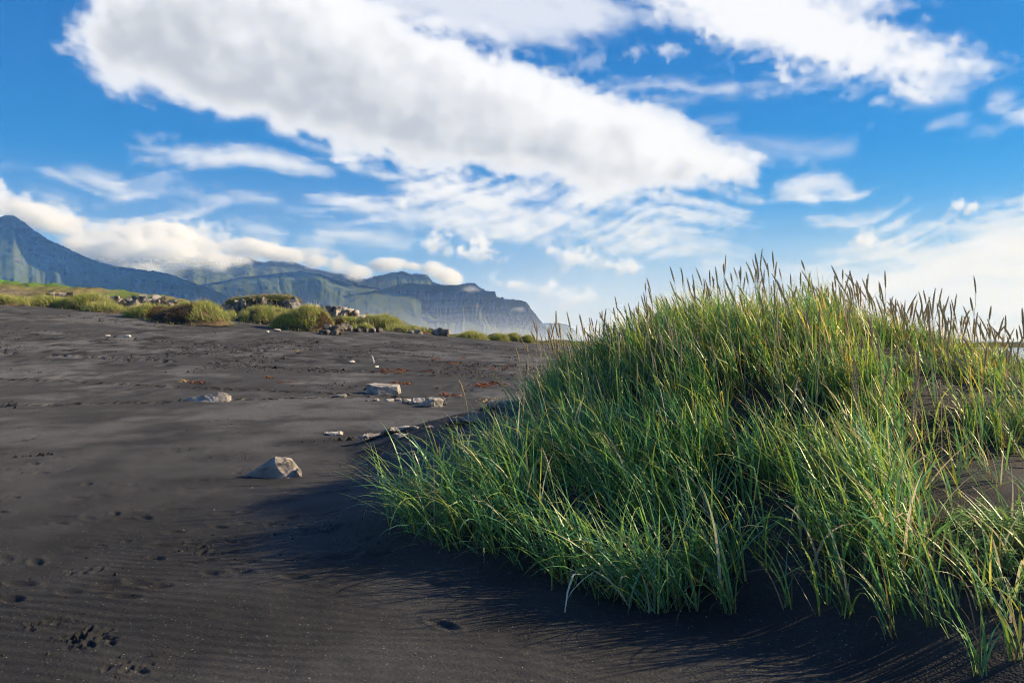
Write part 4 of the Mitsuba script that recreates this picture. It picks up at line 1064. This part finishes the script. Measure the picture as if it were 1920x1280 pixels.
def specks():
    """Shell grit and little clods strewn over the near sand."""
    g = np.random.default_rng(41)
    tetra = np.array([[1, 0, -.4], [-.5, .87, -.4], [-.5, -.87, -.4], [0, 0, .6]])
    tf = np.array([[0, 2, 1], [0, 1, 3], [1, 2, 3], [2, 0, 3]])

    def strew(key, n, size, bsdf, label, spots=None, at=None):
        r = np.exp(g.uniform(math.log(3.2), math.log(16), n))
        a = g.uniform(-0.62, 0.60, n)
        x, y = r * np.sin(a), r * np.cos(a)
        if spots is not None:
            k = g.integers(0, len(spots), n)
            sp = np.array(spots)
            x, y = sp[k, 0] + g.normal(0, 1, n) * sp[k, 2], sp[k, 1] + g.normal(0, 1, n) * sp[k, 2]
        if at is not None:
            x, y = at
        s = size * np.exp(g.normal(0, 0.45, n))
        th = g.uniform(0, 6.3, n)
        c, sn = np.cos(th), np.sin(th)
        V = np.stack([tetra[None, :, 0] * c[:, None] - tetra[None, :, 1] * sn[:, None], tetra[None, :, 0] * sn[:, None] + tetra[None, :, 1] * c[:, None], tetra[None, :, 2] + 0 * c[:, None]], -1) * (s[:, None] * g.uniform(0.6, 1.3, (n, 4)))[..., None]
        V += np.stack([x, y, ground_z(x, y) + 0.2 * s], -1)[:, None]
        add(key, (V.reshape(-1, 3), (tf[None] + 4 * np.arange(n)[:, None, None]).reshape(-1, 3)), bsdf, kind='stuff', label=label)

    strew('shell_grit', 300, 0.0026, 'm_pale', 'tiny white shell grit scattered over the near sand')
    fx = np.exp(g.uniform(math.log(13), math.log(62), 60000))
    fa = g.uniform(-0.66, 0.35, 60000)
    fx, fy = fx * np.sin(fa), fx * np.cos(fa)
    m = (nz(fx / 2.2, fy / 2.5, 0, 45, 3) > 0.53) & (nz(fx / 14, fy / 9, 0, 46, 2) > 0.36 + 0.12 * g.random(60000))
    strew('damp_clods', int(m.sum()), 0.030, 'm_damp', 'dark damp clods of sand churned up across the beach', at=(fx[m], fy[m]))
    strew('sand_clods', 1300, 0.008, 'm_damp', 'dark clods of damp sand kicked up at the trampled spots', SCUFFS + [(-2.35, 4.25, 0.22), (-2.75, 4.6, 0.18), (-1.9, 3.9, 0.2), (-2.4, 6.1, 0.3), (-3.0, 5.6, 0.3), (-2.6, 5.2, 0.5)])


ground_tree = cKDTree(SHEET[0][:, :2])


def ground_z(x, y):
    _, i = ground_tree.query(np.stack([x, y], 1))
    return SHEET[0][i, 2]


specks()

# sprigs on the sand by the dune edge
for i, (px, py, label) in enumerate(((862, 800, 'yellow green leafy sprig at the dark rocks of the dune edge'), (800, 824, 'tiny green sprig on the sand right of the buried rocks'))):
    g = np.random.default_rng(970 + i)
    key = thing('leafy_sprig', label, 'plant')
    bx, by, bz = drop(px, py)
    parts = []
    for k in range(14 if i == 0 else 6):
        c = np.array([bx + g.normal(0, 0.07), by + g.normal(0, 0.07), 0])
        c[2] = land(c[0], c[1]) + g.uniform(0.01, 0.08)
        a = g.uniform(0, 6.3)
        d, sd = np.array([math.cos(a), math.sin(a), 0.3]) * 0.035, np.array([-math.sin(a), math.cos(a), 0]) * 0.012
        parts.append((np.array([c, c + d * 0.5 + sd, c + d, c + d * 0.5 - sd, c + d * 0.5 - [0, 0, 0.004]]), np.array([[0, 1, 4], [1, 2, 4], [2, 3, 4], [3, 0, 4]]), np.tile([.17, .26, .05], (5, 1))))
    V, Fc, C = joined(parts)
    add(key + '__leaves', (V, Fc), 'm_blade', color=C)
